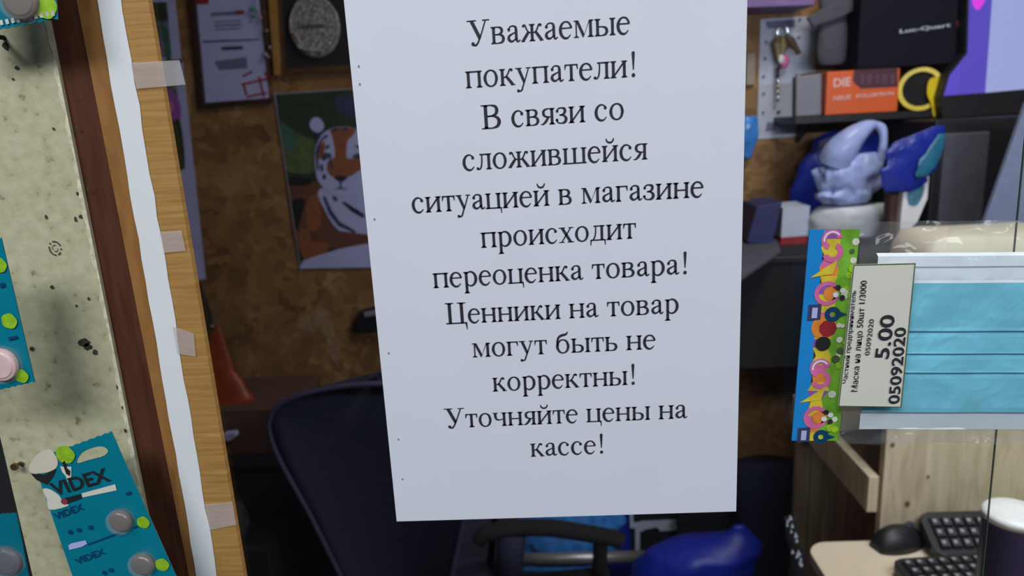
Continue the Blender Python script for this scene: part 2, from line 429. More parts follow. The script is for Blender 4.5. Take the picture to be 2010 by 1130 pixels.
M['blister'] = mat('clear_blister', rgb(235, 245, 245), .05, alpha=.12, coat=1.0, spec=.8)
M['pinkcell'] = mat('pale_pink_label', rgb(236, 196, 196), .5, vary=.08, vscale=200)
M['azure'] = mat('azure_card', rgb(34, 140, 216), .3, vary=.05, vscale=40, coat=.3)
M['pink'] = mat('pink_ink', rgb(216, 110, 164), .35, vary=.12, vscale=150)
M['magenta'] = mat('violet_ink', rgb(150, 92, 178), .35, vary=.15, vscale=150)
M['yel2'] = mat('mustard_ink', rgb(218, 196, 60), .35, vary=.2, vscale=150)
M['orng'] = mat('orange_ink', rgb(226, 138, 60), .35, vary=.15, vscale=150)
M['cream'] = mat('cream_wrap', rgb(218, 208, 184), .5, vary=.06, vscale=30, bump=.5, bscale=40)
M['label'] = mat('cream_label', rgb(220, 220, 206), .55, vary=.015, vscale=30)
M['maskb'] = mat('blue_nonwoven', rgb(132, 226, 248), .75, vary=.07, vscale=60, bump=.15, bscale=400)
M['maskw'] = mat('white_nonwoven', rgb(238, 246, 252), .75, vary=.04, vscale=60)
M['purple'] = mat('dark_purple_ceramic', rgb(66, 56, 92), .35, vary=.15, vscale=40)
M['violetbox'] = mat('violet_print', rgb(120, 92, 150), .5, vary=.2, vscale=40)
M['glitter'] = ramp_mat('silver_glitter', [(0.3, rgb(60, 60, 58)), (0.5, rgb(130, 130, 126)), (0.75, rgb(225, 225, 222))], 240, 3, rough=.3, bump=.8)
M['gem'] = mat('clear_gem', rgb(245, 245, 250), .05, metal=.9)
M['gemg'] = mat('green_gem', rgb(60, 190, 140), .1, metal=.5)
M['gemr'] = mat('red_gem', rgb(230, 90, 130), .1, metal=.3)
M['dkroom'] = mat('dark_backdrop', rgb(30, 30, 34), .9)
M['brownbox'] = mat('dark_brown_card', rgb(84, 58, 46), .8, vary=.15)
M['tigero'] = mat('tiger_orange_print', rgb(140, 84, 54), .6, vary=.15, vscale=60)
M['tigerb'] = mat('tiger_brown_print', rgb(104, 64, 48), .6, vary=.15, vscale=60)
M['scr_w'] = mat('lit_screen_lavender', rgb(40, 40, 60), .3, emit=(rgb(178, 184, 246), .85))
M['scr_v'] = mat('lit_screen_violet', rgb(30, 20, 60), .3, emit=(rgb(98, 84, 208), .85))
M['scr_p'] = mat('lit_screen_magenta', rgb(60, 10, 60), .3, emit=(rgb(232, 70, 240), 1.0))
M['scuff'] = mat('torn_paper_fibre', rgb(150, 120, 92), .9, vary=.3, vscale=60)
M['socket'] = mat('beige_plastic', rgb(150, 138, 120), .5)
M['tscreen'] = mat('teal_picture', rgb(70, 128, 150), .5, vary=.3, vscale=120)
def film_mat():
    m = bpy.data.materials.new('clear_film'); m.use_nodes = True; nt = m.node_tree; nt.nodes.clear()
    out = nt.nodes.new('ShaderNodeOutputMaterial'); tr = nt.nodes.new('ShaderNodeBsdfTransparent'); tr.inputs[0].default_value = (.95, .96, .97, 1)
    gl = nt.nodes.new('ShaderNodeBsdfGlossy'); gl.inputs['Roughness'].default_value = .07
    df = nt.nodes.new('ShaderNodeBsdfDiffuse'); df.inputs[0].default_value = (.8, .82, .85, 1)
    tc = nt.nodes.new('ShaderNodeTexCoord'); nz = nt.nodes.new('ShaderNodeTexNoise'); nz.inputs['Scale'].default_value = 42; nz.inputs['Detail'].default_value = 2
    nz.inputs['Distortion'].default_value = 1.5
    nt.links.new(tc.outputs['Object'], nz.inputs['Vector'])
    bp = nt.nodes.new('ShaderNodeBump'); bp.inputs['Strength'].default_value = .35; bp.inputs['Distance'].default_value = .006
    nt.links.new(nz.outputs['Fac'], bp.inputs['Height']); nt.links.new(bp.outputs[0], gl.inputs['Normal'])
    fr = nt.nodes.new('ShaderNodeFresnel'); fr.inputs[0].default_value = 1.5; nt.links.new(bp.outputs[0], fr.inputs['Normal'])
    m0 = nt.nodes.new('ShaderNodeMixShader'); m0.inputs[0].default_value = .05
    nt.links.new(tr.outputs[0], m0.inputs[1]); nt.links.new(df.outputs[0], m0.inputs[2])
    m1 = nt.nodes.new('ShaderNodeMixShader'); hf = nt.nodes.new('ShaderNodeMath'); hf.operation = 'MULTIPLY'; hf.inputs[1].default_value = .38; nt.links.new(fr.outputs[0], hf.inputs[0]); nt.links.new(hf.outputs[0], m1.inputs[0]); nt.links.new(m0.outputs[0], m1.inputs[1]); nt.links.new(gl.outputs[0], m1.inputs[2])
    nt.links.new(m1.outputs[0], out.inputs[0]); return m
def glass_mat(name, tint):
    m = bpy.data.materials.new(name); m.use_nodes = True; nt = m.node_tree; nt.nodes.clear()
    out = nt.nodes.new('ShaderNodeOutputMaterial'); tr = nt.nodes.new('ShaderNodeBsdfTransparent'); tr.inputs[0].default_value = tint
    gl = nt.nodes.new('ShaderNodeBsdfGlossy'); gl.inputs['Roughness'].default_value = .01
    fr = nt.nodes.new('ShaderNodeFresnel'); fr.inputs[0].default_value = 1.5
    m1 = nt.nodes.new('ShaderNodeMixShader'); nt.links.new(fr.outputs[0], m1.inputs[0]); nt.links.new(tr.outputs[0], m1.inputs[1]); nt.links.new(gl.outputs[0], m1.inputs[2])
    nt.links.new(m1.outputs[0], out.inputs[0]); return m
M['film'] = film_mat(); M['glass'] = glass_mat('window_glass', (.97, .975, .985, 1)); M['glass2'] = glass_mat('greenish_glass', (.93, .97, .92, 1))
M['glassedge'] = mat('glass_edge', rgb(70, 84, 74), .2, alpha=.8)

# ---------------------------------------------------------------- the setting
YB = 1.6                                     # back wall of the kiosk
mb = MB(); mb.box((-1.6, YB, 0), (2.0, YB+.02, 2.7), M['osb']); w = build(mb, 'wall_back'); struct(w)
mb = MB(); P = pxs([(575, 640), (600, 622), (625, 600), (648, 612), (655, 650), (668, 680), (664, 720), (648, 700), (640, 660), (622, 640), (612, 655), (596, 650)], YB-.0006)
mb.poly(P, M['scuff']); build(mb, 'torn_paper_residue', w)
mb = MB(); mb.box((-1.6, -.6, -.02), (2.0, YB, 0), M['floor']); struct(build(mb, 'floor'))
mb = MB(); mb.box((2.0, 0.05, 0), (2.02, YB, 2.7), M['osb']); struct(build(mb, 'wall_right'))
mb = MB(); mb.box((-1.62, .2, 0), (-1.6, YB, 2.7), M['osb']); struct(build(mb, 'wall_left'))
def strip_pts(xtl, xtr, xbr, xbl, Y, up=.16, dn=.25):
    """strip whose edges pass these photo columns at the top and foot, carried on above and below"""
    tl, tr, br, bl = at(xtl, 0, Y), at(xtr, 0, Y), at(xbr, 1130, Y), at(xbl, 1130, Y)
    return [bl+(bl-tl)*dn, br+(br-tr)*dn, tr+(tr-br)*up, tl+(tl-bl)*up]
def strip(mb, a, b, c, d, Y0, depth, m): mb.prism(strip_pts(a, b, c, d, Y0), (0, depth, 0), m)
# beige painted board at the left, its mark and its dirt
mb = MB(); strip(mb, -200, 87, 312, 64, -.006, .003, M['beige'])
bp = build(mb, 'wall_front'); struct(bp)
mb = MB()                                     # chipped raw edge along the right side of the board
random.seed(3)
q = strip_pts(80, 87, 312, 305, -.0064); a, b = Vector(q[3]), Vector(q[0])
ed = [];
for i in range(90):
    t = i/89; e0 = Vector(q[2]).lerp(Vector(q[1]), t); ed.append(e0)
inn = [e-Vector((.0008+.0022*random.random(), 0, 0)) for e in ed]
for i in range(89): mb.poly([ed[i], ed[i+1], inn[i+1], inn[i]], M['beige_edge'])
build(mb, 'chipped_edge', bp)
mb = MB()
for (x, y, r, s) in [(165, 672, 14, 9), (172, 680, 9, 8), (187, 691, 6, 7), (10, 90, 6, 8), (43, 910, 5, 6), (62, 684, 5, 5), (143, 186, 2, 2), (32, 133, 4, 4), (150, 250, 3, 3), (25, 155, 3, 2), (105, 253, 3, 3), (172, 370, 2, 6), (148, 430, 3, 6), (152, 380, 3, 4), (90, 425, 3, 5), (158, 425, 4, 4), (174, 586, 3, 4), (102, 563, 4, 4), (150, 600, 3, 3), (230, 760, 2, 6), (240, 800, 2, 5), (246, 845, 3, 5)]:
    c = at(x, y, -.0066); k = .00028
    mb.poly([c+Vector((r*k*(.7+.5*random.random())*math.cos(j*.63), 0, s*k*(.7+.5*random.random())*math.sin(j*.63))) for j in range(10)], M['beige_dirt'])
build(mb, 'dirt_specks', bp)
mb = MB(); c = at(108, 487, -.0066); k = .00028
for (r0, r1, n) in ((11, 13.5, 20), (5, 6.5, 12)):
    for j in range(n):
        if random.random() < .25: continue
        a0, a1 = 2*math.pi*j/n, 2*math.pi*(j+.9)/n
        mb.poly([c+Vector((r*k*math.cos(a_), 0, r*k*math.sin(a_)*1.15)) for r, a_ in ((r0, a0), (r1, a0), (r1, a1), (r0, a1))], M['beige_dirt'])
build(mb, 'ring_mark', bp)
# dark brown board, wooden post, white strip
mb = MB(); strip(mb, 60, 152, 375, 290, -.0035, .012, M['dark_trim']); struct(build(mb, 'trim_1'))
mb = MB(); strip(mb, 150, 200, 400, 371, -.0040, .005, M['wood_mid']); tw = build(mb, 'trim_2'); struct(tw)
mb = MB(); strip(mb, 195, 291, 479, 392, -.0045, .0043, M['wood_light']); tp = build(mb, 'trim_3'); struct(tp)
# dark recess left of the beige board
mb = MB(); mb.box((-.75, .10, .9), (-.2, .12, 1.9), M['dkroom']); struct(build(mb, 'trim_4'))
# unseen fascia added above the window to shade the back wall; panel below it
mb = MB(); mb.box((-.14, .0, 1.74), (2.0, .02, 2.7), M['ply']); struct(build(mb, 'wall_shade_fascia'))
mb = MB(); mb.box((-.14, .0, 0), (2.0, .02, 1.09), M['ply']); struct(build(mb, 'wall_front_lower'))
mb = MB(); mb.box((-1.6, .0, 2.7), (2.0, YB+.02, 2.72), M['strip']); struct(build(mb, 'ceiling'))
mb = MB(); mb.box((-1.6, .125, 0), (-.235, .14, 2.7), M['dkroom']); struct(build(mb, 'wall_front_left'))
# glass panes
xe0, xe1 = at(1968, 720, 0), at(1928, 1130, 0)
ex = (xe1-xe0)/(xe1.z-xe0.z)
def edge_x(z): return (xe0+ex*(z-xe0.z)).x
zlo, zhi = 1.10, 1.72
mb = MB(); xl = -.13
mb.add([(xl, 0, zlo), (edge_x(zlo), 0, zlo), (edge_x(zhi), 0, zhi), (xl, 0, zhi)], [[0, 1, 2, 3]], M['glass'])
g = build(mb, 'window_1'); struct(g)
mb = MB(); mb.prism([(edge_x(zlo)-.0003, -.0005, zlo), (edge_x(zlo)+.0003, -.0005, zlo), (edge_x(zhi)+.0003, -.0005, zhi), (edge_x(zhi)-.0003, -.0005, zhi)], (0, .001, 0), M['glassedge']); build(mb, 'glass_edge', g)
mb = MB(); mb.add([(edge_x(zlo)-.03, .012, zlo), (edge_x(zlo)+.5, .012, zlo), (edge_x(zhi)+.5, .012, zhi), (edge_x(zhi)-.03, .012, zhi)], [[0, 1, 2, 3]], M['glass2']); struct(build(mb, 'window_2'))

# ---------------------------------------------------------------- the white strip with its tape, the notice
r = empty('paper_strip', at(300, 565, -.0052)); tag(r, 'long white paper strip running down the light wooden post beside the glass', 'strip')
mb = MB(); q = strip_pts(190, 238, 426, 386, -.0052); random.seed(5)
L = []; R = []
for i in range(41):
    t = i/40
    L.append(q[3].lerp(q[0], t)+Vector((random.uniform(-.0004, .0004), 0, 0))); R.append(q[2].lerp(q[1], t)+Vector((random.uniform(-.0006, .0006), 0, 0)))
for i in range(40): mb.prism([L[i+1], R[i+1], R[i], L[i]], (0, .0005, 0), M['strip'])
build(mb, 'strip_sheet', r)
def tape(pts, name='tape_piece'):
    mb = MB(); mb.prism(pxs(pts, -.0057), (0, .0002, 0), M['tape']); return build(mb, name, r)
tape([(256, 123), (352, 118), (364, 166), (268, 174)]); tape([(313, 455), (356, 452), (364, 492), (322, 496)])
tape([(338, 640), (380, 655), (384, 700), (348, 694)]); tape([(402, 990), (456, 985), (463, 1030), (412, 1040)])

nz0 = CAM.z-.24177
r = empty('notice', (.105, -.002, nz0)); tag(r, 'large white paper notice with black printed lines taped to the glass', 'notice')
mb = MB(); n = 14                                     # a sheet that bows very slightly off the glass
vs = []; fs = []
for i in range(n+1):
    for j in range(n+1):
        u, v = i/n, j/n
        y = -.0012-.0003*math.sin(math.pi*u)*(.4+.6*v)
        vs.append((.21*u, y, nz0+.330*v))
for i in range(n):
    for j in range(n): k = i*(n+1)+j; fs.append([k, k+n+1, k+n+2, k+1])
mb.add(vs, fs, M['paper']); mb.add([(x, y+.0002, z) for x, y, z in vs], [f[::-1] for f in fs], M['paper'])
build(mb, 'sheet', r, smooth=True)
TXT = [('Уважаемые', 918.8, 90, 1237, 66), ('покупатели!', 914.8, 173, 1247, 150), ('В связи со', 945.9, 253.5, 1225, 233.6), ('сложившейся', 909, 335, 1271, 312),
       ('ситуацией в магазине', 809.5, 418, 1381, 386), ('происходит', 944.8, 486, 1248.5, 467), ('переоценка товара!', 851, 565, 1348, 537), ('Ценники на товар', 876, 636, 1332, 614),
       ('могут быть не', 928, 701, 1287, 684), ('корректны!', 967.6, 768, 1246, 754), ('Уточняйте цены на', 874, 840, 1349.5, 820), ('кассе!', 1042, 896, 1184, 889)]
for t, xa, ya, xb, yb in TXT:
    mb = MB(); Y = -.0017
    a, b = at(xa, ya, Y), at(xb, yb, Y)
    serif_line(mb, t, a, b, .0190, Vector((0, 0, 1)), M['ink']); build(mb, 'printed_line', r)
mb = MB()
for x, y in [(704, 130), (706, 165), (735, 430), (763, 693), (790, 940), (782, 862)]: mb.disk(at(x, y, -.00165), .0004, .0007, M['lavd'], n=8)
build(mb, 'pencil_specks', r)['kind'] = 'stuff'

# ---------------------------------------------------------------- coin cell cards on the beige board
def coin_cell(px, py, Y, rad, root, name='coin_cell', m=None):
    c = at(px, py, Y); mb = MB()
    mb.lathe(c, [(rad*.2, .0034), (rad*.78, .0034), (rad*.86, .0028), (rad*.97, .0026), (rad, .0018), (rad, 0)], m or M['cell'], 28, (0, -1, 0))
    o = build(mb, name, root, smooth=False)
    mb = MB(); mb.lathe(c, [(rad*.3, .0062), (rad*.95, .0058), (rad*1.16, .0045), (rad*1.22, .0)], M['blister'], 28, (0, -1, 0)); build(mb, 'blister', root, smooth=True)
    return o
def spot(px, py, Y, rad, root):
    mb = MB(); c = at(px, py, Y); n = 20
    mb.poly([c+Vector((rad*(1+.04*math.cos(5*t))*math.cos(t), 0, rad*(1+.04*math.cos(5*t))*math.sin(t))) for t in [2*math.pi*k/n for k in range(n)]], M['lime']); return build(mb, 'lime_spot', root)
def card(name, corners, Y, label, serr=True):
    """corners in photo order TL TR BR BL"""
    P = pxs(corners, Y); o = Vector(P[3]); r = empty(name, ((P[2]+P[3])/2))
    tag(r, label, 'battery card', 'coin cell blister cards')
    TL, TR, BR, BL = P; out = []
    def zig(a, b, n, am):
        d = (b-a); nn = Vector((d.z, 0, -d.x)).normalized()*am
        return [a.lerp(b, (i+.5*0)/n)+(nn if i % 2 else nn*0) for i in range(n)]
    out = zig(TL, TR, 22, .0006)+[TR, BR]+zig(BR, BL, 22, .0006)[1:]+[BL]
    mb = MB(); mb.prism(out, (0, .0006, 0), M['teal']); build(mb, 'backing_card', r); return r
YC = -.034
# lower left card
r = card('battery_card', [(64, 902), (218, 846), (372, 1190), (178, 1235)], YC, 'teal coin cell card with black lettering, tilted beside the dark trim')
mb = MB(); y = YC-.0004
mb.poly(pxs(cr([(58, 925), (62, 905), (78, 888), (98, 882), (112, 900), (110, 918), (86, 928)], 5, True), y), M['dome']); build(mb, 'white_dome_print', r)
mb = MB(); mb.poly(pxs([(60, 929), (86, 931), (111, 920), (104, 936), (92, 951), (72, 942)], y), M['blackm'])
mb.poly(pxs([(122, 908), (127, 904), (131, 918), (138, 924), (137, 934), (130, 930)], y-.0003), M['blackm']); build(mb, 'dark_wedge_print', r)
mb = MB(); mb.poly(pxs(cr([(84, 960), (98, 960), (116, 972), (124, 985), (134, 992), (98, 1000), (92, 980)], 4, True), y), M['label'])
mb.poly(pxs([(118, 915), (140, 916), (140, 940), (133, 946), (129, 934), (122, 926)], y), M['label']); build(mb, 'pale_print', r)
mb = MB(); mb.poly(pxs(cr([(152, 908), (160, 890), (178, 880), (200, 876), (212, 884), (204, 894), (176, 902)], 5, True), y), M['beige']); build(mb, 'hang_hole', r)
def cardtext(t, a, b, h, m, root, Y=YC, nm='printed_text'):
    mb = MB(); A, B = at(*a, Y-.0006), at(*b, Y-.0006); put_text(mb, t, A, B, h, m, bold=.022); return build(mb, nm, root)
cardtext('VIDEX', (107, 973), (218, 942), .0085, M['blackm'], r)
mb = MB(); mb.poly(pxs([(160, 968), (226, 950), (229, 962), (162, 976)], YC-.0005), M['label']); mb.poly(pxs([(124, 978), (158, 969), (160, 978), (126, 990)], YC-.0005), M['blackm']); mb.disk(at(126, 984, YC-.0007), .0020, .0020, M['red'], n=14); build(mb, 'printed_band', r)
cardtext('VIDEX', (110, 1020), (166, 999), .0042, M['tealdark'], r); cardtext('VIDEX', (152, 1108), (208, 1086), .0042, M['tealdark'], r)
mb = MB()
for (x, y_) in ((138, 1044), (155, 1040), (178, 1035), (205, 1124), (218, 1119)): mb.poly([at(x, y_, YC-.0006)+Vector((math.cos(t*.9)*.0016, 0, math.sin(t*.9)*.0016)) for t in range(7)], M['tealdark'])
for p in ([(172, 1067), (250, 1038), (251, 1041), (173, 1070)], [(262, 1034), (288, 1025), (289, 1028), (263, 1037)], [(246, 967), (256, 963), (259, 969), (249, 973)]): mb.poly(pxs(p, YC-.0006), M['tealdark'])
build(mb, 'fine_print', r)['kind'] = 'stuff'
mb = MB(); mb.poly(pxs([(134, 1070), (140, 1066), (168, 1060), (171, 1067), (160, 1073), (136, 1079)], YC-.0006), M['lav']); build(mb, 'pale_smudge', r)
coin_cell(240, 1019, YC, .0066, r); coin_cell(283, 1104, YC, .0068, r)
spot(281, 1025, YC-.0007, .0038, r); spot(318, 1108, YC-.0007, .0042, r); spot(128, 892, YC-.0007, .0055, r)
# middle left card
r = card('battery_card', [(-110, 500), (2, 466), (68, 750), (-70, 782)], -.045, 'teal card with a pale pink cell at the left edge halfway down')
coin_cell(6, 714, -.0455, .0088, r, m=M['pinkcell'])
for x, y_, q in ((18, 630, .0042), (42, 738, .0038), (-2, 520, .004)): spot(x, y_, -.0458, q, r)
mb = MB(); mb.poly(pxs([(16, 662), (33, 658), (34, 664), (17, 668)], -.0458), M['tealdark']); mb.poly(pxs([(0, 556), (8, 554), (10, 562), (0, 565)], -.0458), M['tealdark']); build(mb, 'fine_print', r)['kind'] = 'stuff'
# top left card
r = card('battery_card', [(-90, -190), (92, -240), (113, 38), (-70, 72)], -.03, 'teal coin cell card with a serrated lower edge in the top left corner')
coin_cell(44, 2, -.0305, .0088, r); spot(88, 12, -.0308, .006, r)
mb = MB()
for i in range(16):
    a = at(-66+i*11.2, 62-i*2.05, -.0308); mb.poly([a, a+Vector((.0016, 0, .0003)), a+Vector((.0013, 0, .0026)), a+Vector((-.0003, 0, .0022))], M['label'])
build(mb, 'crimped_edge', r)
# card in the recess
r = card('battery_card', [(-70, 1012), (32, 1006), (60, 1150), (-40, 1162)], .05, 'shadowed teal card deep in the dark gap at the lower left corner')
coin_cell(14, 1100, .0495, .011, r, m=M['greyd'])
# wire hooks and screws in the board
mb = MB(); c = at(40, 908, -.006); mb.lathe(c, [(.0008, .006), (.0022, .006), (.0024, .0045), (.001, .004), (.001, 0)], M['brass'], 12, (0, -1, 0))
tag(build(mb, 'screw', smooth=False), 'small dark screw head in the beige board left of the white dome print', 'screw')
mb = MB(); c = at(8, 74, -.006); mb.tube([c, c+Vector((0, -.02, 0)), c+Vector((.001, -.03, -.002)), c+Vector((.002, -.034, .004))], .0012, M['blackm'])
tag(build(mb, 'peg_hook', smooth=True), 'dark wire hook under the top left teal card', 'hook')

# ---------------------------------------------------------------- mask packet on the glass
YM = -.010; th = math.radians(-2.3)
po = at(1588, 450, YM); EU = Vector((math.cos(th), 0, math.sin(th))); EV = Vector((-math.sin(th), 0, math.cos(th)))
def uv(px, py, Y=YM):
    d = at(px, py, Y)-po; return d.dot(EU), d.dot(EV)
def pt(u, v, y=0): return po+EU*u+EV*v+Vector((0, y, 0))
hb = uv(1545, 863)[1]; hw = uv(1687, 446)[0]; pr = .245
root = empty('mask_packet', pt(.1, hb)); tag(root, 'clear packet holding a pale blue pleated face mask, colourful header card on its left end', 'mask packet')
mb = MB()
nb = 24
mb.prism([pt(0, hb, -.001), pt(hw*.30, hb, -.001), pt(hw*.30, 0, -.001), pt(0, 0, -.001)], (0, .0009, 0), M['azure'])
wave = [(.62+.07*math.sin(i*1.9)+.05*math.sin(i*4.3))*hw for i in range(nb+1)]; wav2 = [(.30+.06*math.sin(i*2.3+1))*hw for i in range(nb+1)]
for i in range(nb):
    v0, v1 = hb*i/nb, hb*(i+1)/nb
    mb.prism([pt(wav2[i], v0, -.0011), pt(wave[i], v0, -.0011), pt(wave[i+1], v1, -.0011), pt(wav2[i+1], v1, -.0011)], (0, .0009, 0), [M['magenta'], M['yel2'], M['yel2'], M['pink'], M['orng'], M['yel2']][i % 6])
    mb.prism([pt(wave[i], v0, -.001), pt(hw, v0, -.001), pt(hw, v1, -.001), pt(wave[i+1], v1, -.001)], (0, .0009, 0), M['green'])
hc = build(mb, 'header_card', root)
mb = MB()
def ring(cx, cy, r0, r1, m, a0=0, a1=6.283, n=16, y=-.0014, sy=1.0):
    for k in range(n):
        t0, t1 = a0+(a1-a0)*k/n, a0+(a1-a0)*(k+1)/n
        mb.poly([pt(cx+r*math.cos(t), cy+r*sy*math.sin(t), y) for r, t in ((r0, t0), (r1, t0), (r1, t1), (r0, t1))], m)
for off in (0, -.0735):
    u, v = hw*.46, -.0085+off                                                       # curls, rings and tags printed on the header
    ring(u, v+.003, .0028, .0058, M['pink'], .2, 4.4); ring(u+.001, v-.004, .0026, .0056, M['pink'], -2.8, 1.2); ring(u, v+.003, .0038, .0048, M['paper'], .6, 3.4, y=-.0017)
    mb.poly([pt(u-.010, v-.018, -.0015), pt(u+.004, v-.008, -.0015), pt(u+.002, v-.016, -.0015)], M['yel2'])
    ring(u, v-.027, .0046, .0070, M['pink'], .6, 6.0); ring(u+.002, v-.027, 0, .0040, M['orng'])
    for k, (du, dv, mm) in enumerate(((.006, .003, M['ink']), (.009, .001, M['paper']), (.005, -.002, M['paper']), (.009, -.004, M['ink']))): ring(u+du*.9, v-.026+dv*.8, 0, .0016, mm, n=8, y=-.0018-.0001*k)
    mb.poly([pt(u-.0095, v-.0425, -.0015), pt(u-.0025, v-.042, -.0015), pt(u-.0025, v-.033, -.0015), pt(u-.0095, v-.0335, -.0015)], M['dkblue'])
    mb.poly([pt(u-.0075, v-.041, -.0017), pt(u-.0045, v-.041, -.0017), pt(u-.0045, v-.035, -.0017), pt(u-.0075, v-.035, -.0017)], M['lav'])
    ring(u+.004, v-.039, .0016, .0044, M['tealdark']); mb.poly([pt(u+.007, v-.041, -.0016), pt(u+.012, v-.039, -.0016), pt(u+.007, v-.037, -.0016)], M['tealdark'])
for k in range(26):
    random.seed(k+50); ring(hw*(.74+.2*random.random()), hb*random.random(), 0, .0012+.0012*random.random(), random.choice([M['lime'], M['lime'], M['greenm'], M['label']]), n=8, y=-.0013-.00002*k)
ring(hw*.46, hb*.445, .0, .007, M['orng'], y=-.00125); ring(hw*.54, hb*.45, .0, .005, M['redb'], y=-.0013, n=9)
build(mb, 'printed_pattern', hc)
mb = MB(); u0, v0 = uv(1613, 672); ring(u0, v0, 0, .0042, M['blackm'], y=-.0019); build(mb, 'hang_hole', hc)
# transparent pouch: front and back film, gently rippled
top, bot = .004, hb-.002
for yy, nm in ((-.0075, 'front_film'), (.0045, 'back_film')):
    mb = MB(); nu, nv = 80, 60; vs = []; fs = []
    for i in range(nu+1):
        for j in range(nv+1):
            fu, fv = i/nu, j/nv
            u = hw*.98+(pr-hw*.98)*fu; v = bot+(top-bot)*fv
            e = min(1, 5*min(fv, 1-fv, fu+.1))
            vs.append(pt(u, v, (yy if yy > 0 else yy)*e-.0006+.0014*noise.noise(Vector((u*55, v*70, yy*300)))*e+.0022*noise.noise(Vector((u*110, v*170, yy*500+3)))*1.8*max(0, 1-7*min(fv, 1-fv))))
    for i in range(nu):
        for j in range(nv): k = i*(nv+1)+j; fs.append([k, k+nv+1, k+nv+2, k+1])
    mb.add(vs, fs, M['film']); build(mb, nm, root, smooth=True)
# the pleated mask
mv = lambda py: uv(1850, py)[1]
v_top, v_b0, f1, f2, f3, v_b1, v_bot = mv(495), mv(552), mv(644), mv(688), mv(725), mv(803), mv(838)
ul, ur = uv(1700, 670)[0], .235
prof = [(v_top, -.0008), (mv(500), -.0034), (mv(520), -.0036), (mv(524), -.0026), (mv(548), -.0026), (v_b0, -.0040)]
mb = MB()
def sheet(prof, m):
    for (a, ya), (b, yb) in zip(prof[:-1], prof[1:]):
        n = 24
        vs = []
        for i in range(n+1):
            u = ul+(ur-ul)*i/n; vs += [pt(u, a, ya+.0002*math.sin(i*.9)), pt(u, b, yb+.0002*math.sin(i*.9+.4))]
        mb.add(vs, [[2*i+1, 2*i+3, 2*i+2, 2*i] for i in range(n)], m)
sheet(prof, M['maskw']); sheet([(v_b1, -.0038), (mv(808), -.0026), (v_bot, -.0030), (mv(842), -.0005)], M['maskw']); build(mb, 'white_border', root)
mb = MB()
sheet([(v_b0, -.0042), (mv(600), -.0046), (f1+.002, -.0048), (f1, -.0052), (f1-.0003, -.0032), (f1-.004, -.0040), (f2+.001, -.0047), (f2, -.0050), (f2-.0003, -.0031), (f2-.004, -.0040), (f3+.001, -.0046), (f3, -.0050), (f3-.0003, -.0031), (f3-.004, -.0038), (mv(770), -.0040), (v_b1, -.0042), (v_b1-.0006, -.0036)], M['maskb'])
build(mb, 'blue_pleats', root)
# price label stuck on the packet
A = [at(1675, 519, YM-.0095), at(1797, 516, YM-.0095), at(1769, 799, YM-.0095), at(1645, 797, YM-.0095)]
lb = empty('price_label', A[3]); tag(lb, 'cream price label reading 5.00 stuck across the mask packet', 'price label')
mb = MB(); mb.prism(A, (0, .0003, 0), M['label']); build(mb, 'label_paper', lb)
mb = MB()
def lerp2(u, v, y=-.0003): return A[0].lerp(A[1], u).lerp(A[3].lerp(A[2], u), v)+Vector((0, y, 0))
for a, b, t in (((0, 0), (1, 0), .006), ((0, 1), (1, 1), .006), ((0, 0), (0, 1), .016), ((1, 0), (1, 1), .016)):
    if a[1] == b[1]: s = -t if a[1] else t; mb.poly([lerp2(0, a[1]), lerp2(1, a[1]), lerp2(1, a[1]+s), lerp2(0, a[1]+s)], M['greenm'])
    else: s = -t if a[0] else t; mb.poly([lerp2(a[0], 0), lerp2(a[0]+s, 0), lerp2(a[0]+s, 1), lerp2(a[0], 1)], M['greenm'])
build(mb, 'label_border', lb)
def ltext(t, a, b, h):
    mb = MB(); put_text(mb, t, at(*a, YM-.0101), at(*b, YM-.0101), h, M['ink'], bold=.018 if h > .004 else .006); build(mb, 'printed_text', lb)
ltext('Частный предприниматель', (1663, 752), (1681, 570), .0026); ltext('Маска на лицо 50шт 1/3000', (1683, 768), (1702, 550), .0034)
ltext('05092020', (1707, 697), (1716, 626), .0027); ltext('5.00', (1744, 704), (1757, 618), .0078); ltext('05092020', (1765, 792), (1779, 642), .0062)

# ---------------------------------------------------------------- things on the chipboard wall
def flat(mb, pts, m, lay, Y=YB, smooth=0, thick=0):
    if smooth: pts = cr(pts, smooth, True)
    y = Y-.0005*lay-.001
    P = pxs(pts, y)
    if thick: mb.prism(P, (0, thick, 0), m)
    else: mb.poly(P, m)
# flower calendar half hidden by the post
r = empty('wall_calendar', at(330, 548, YB-.002)); tag(r, 'tall flower calendar on the chipboard wall, half hidden by the wooden post', 'calendar')
mb = MB(); flat(mb, [(190, -60), (337, -60), (356, 116), (205, 130)], M['lav'], 1, thick=.001)
flat(mb, [(190, 6), (327, 4), (337, 112), (204, 122)], M['lavd'], 2)
flat(mb, [(190, 6), (327, 4), (331, 40), (318, 44), (300, 42), (190, 40)], M['greend'], 3)
flat(mb, cr([(307, 40), (326, 52), (334, 80), (336, 114), (326, 115), (322, 85), (308, 62)], 4, True), M['tealp'], 4)
build(mb, 'upper_picture', r)
mb = MB(); flat(mb, [(205, 132), (358, 118), (404, 548), (262, 560)], M['lav'], 1, thick=.001)
flat(mb, [(205, 134), (342, 124), (364, 332), (230, 344)], M['greenm'], 2)
flat(mb, [(300, 128), (341, 125), (347, 175), (305, 180)], M['grey'], 3)
for k in range(5): flat(mb, [(312, 136+k*9), (336+k, 134+k*9), (336+k, 137+k*9), (312, 139+k*9)], M['greend'], 4)
flat(mb, [(312, 186), (338, 178), (352, 200), (354, 230), (336, 240), (318, 222)], M['magenta'], 3, smooth=4); flat(mb, [(324, 206), (336, 200), (342, 214), (330, 222)], M['pink'], 4, smooth=4)
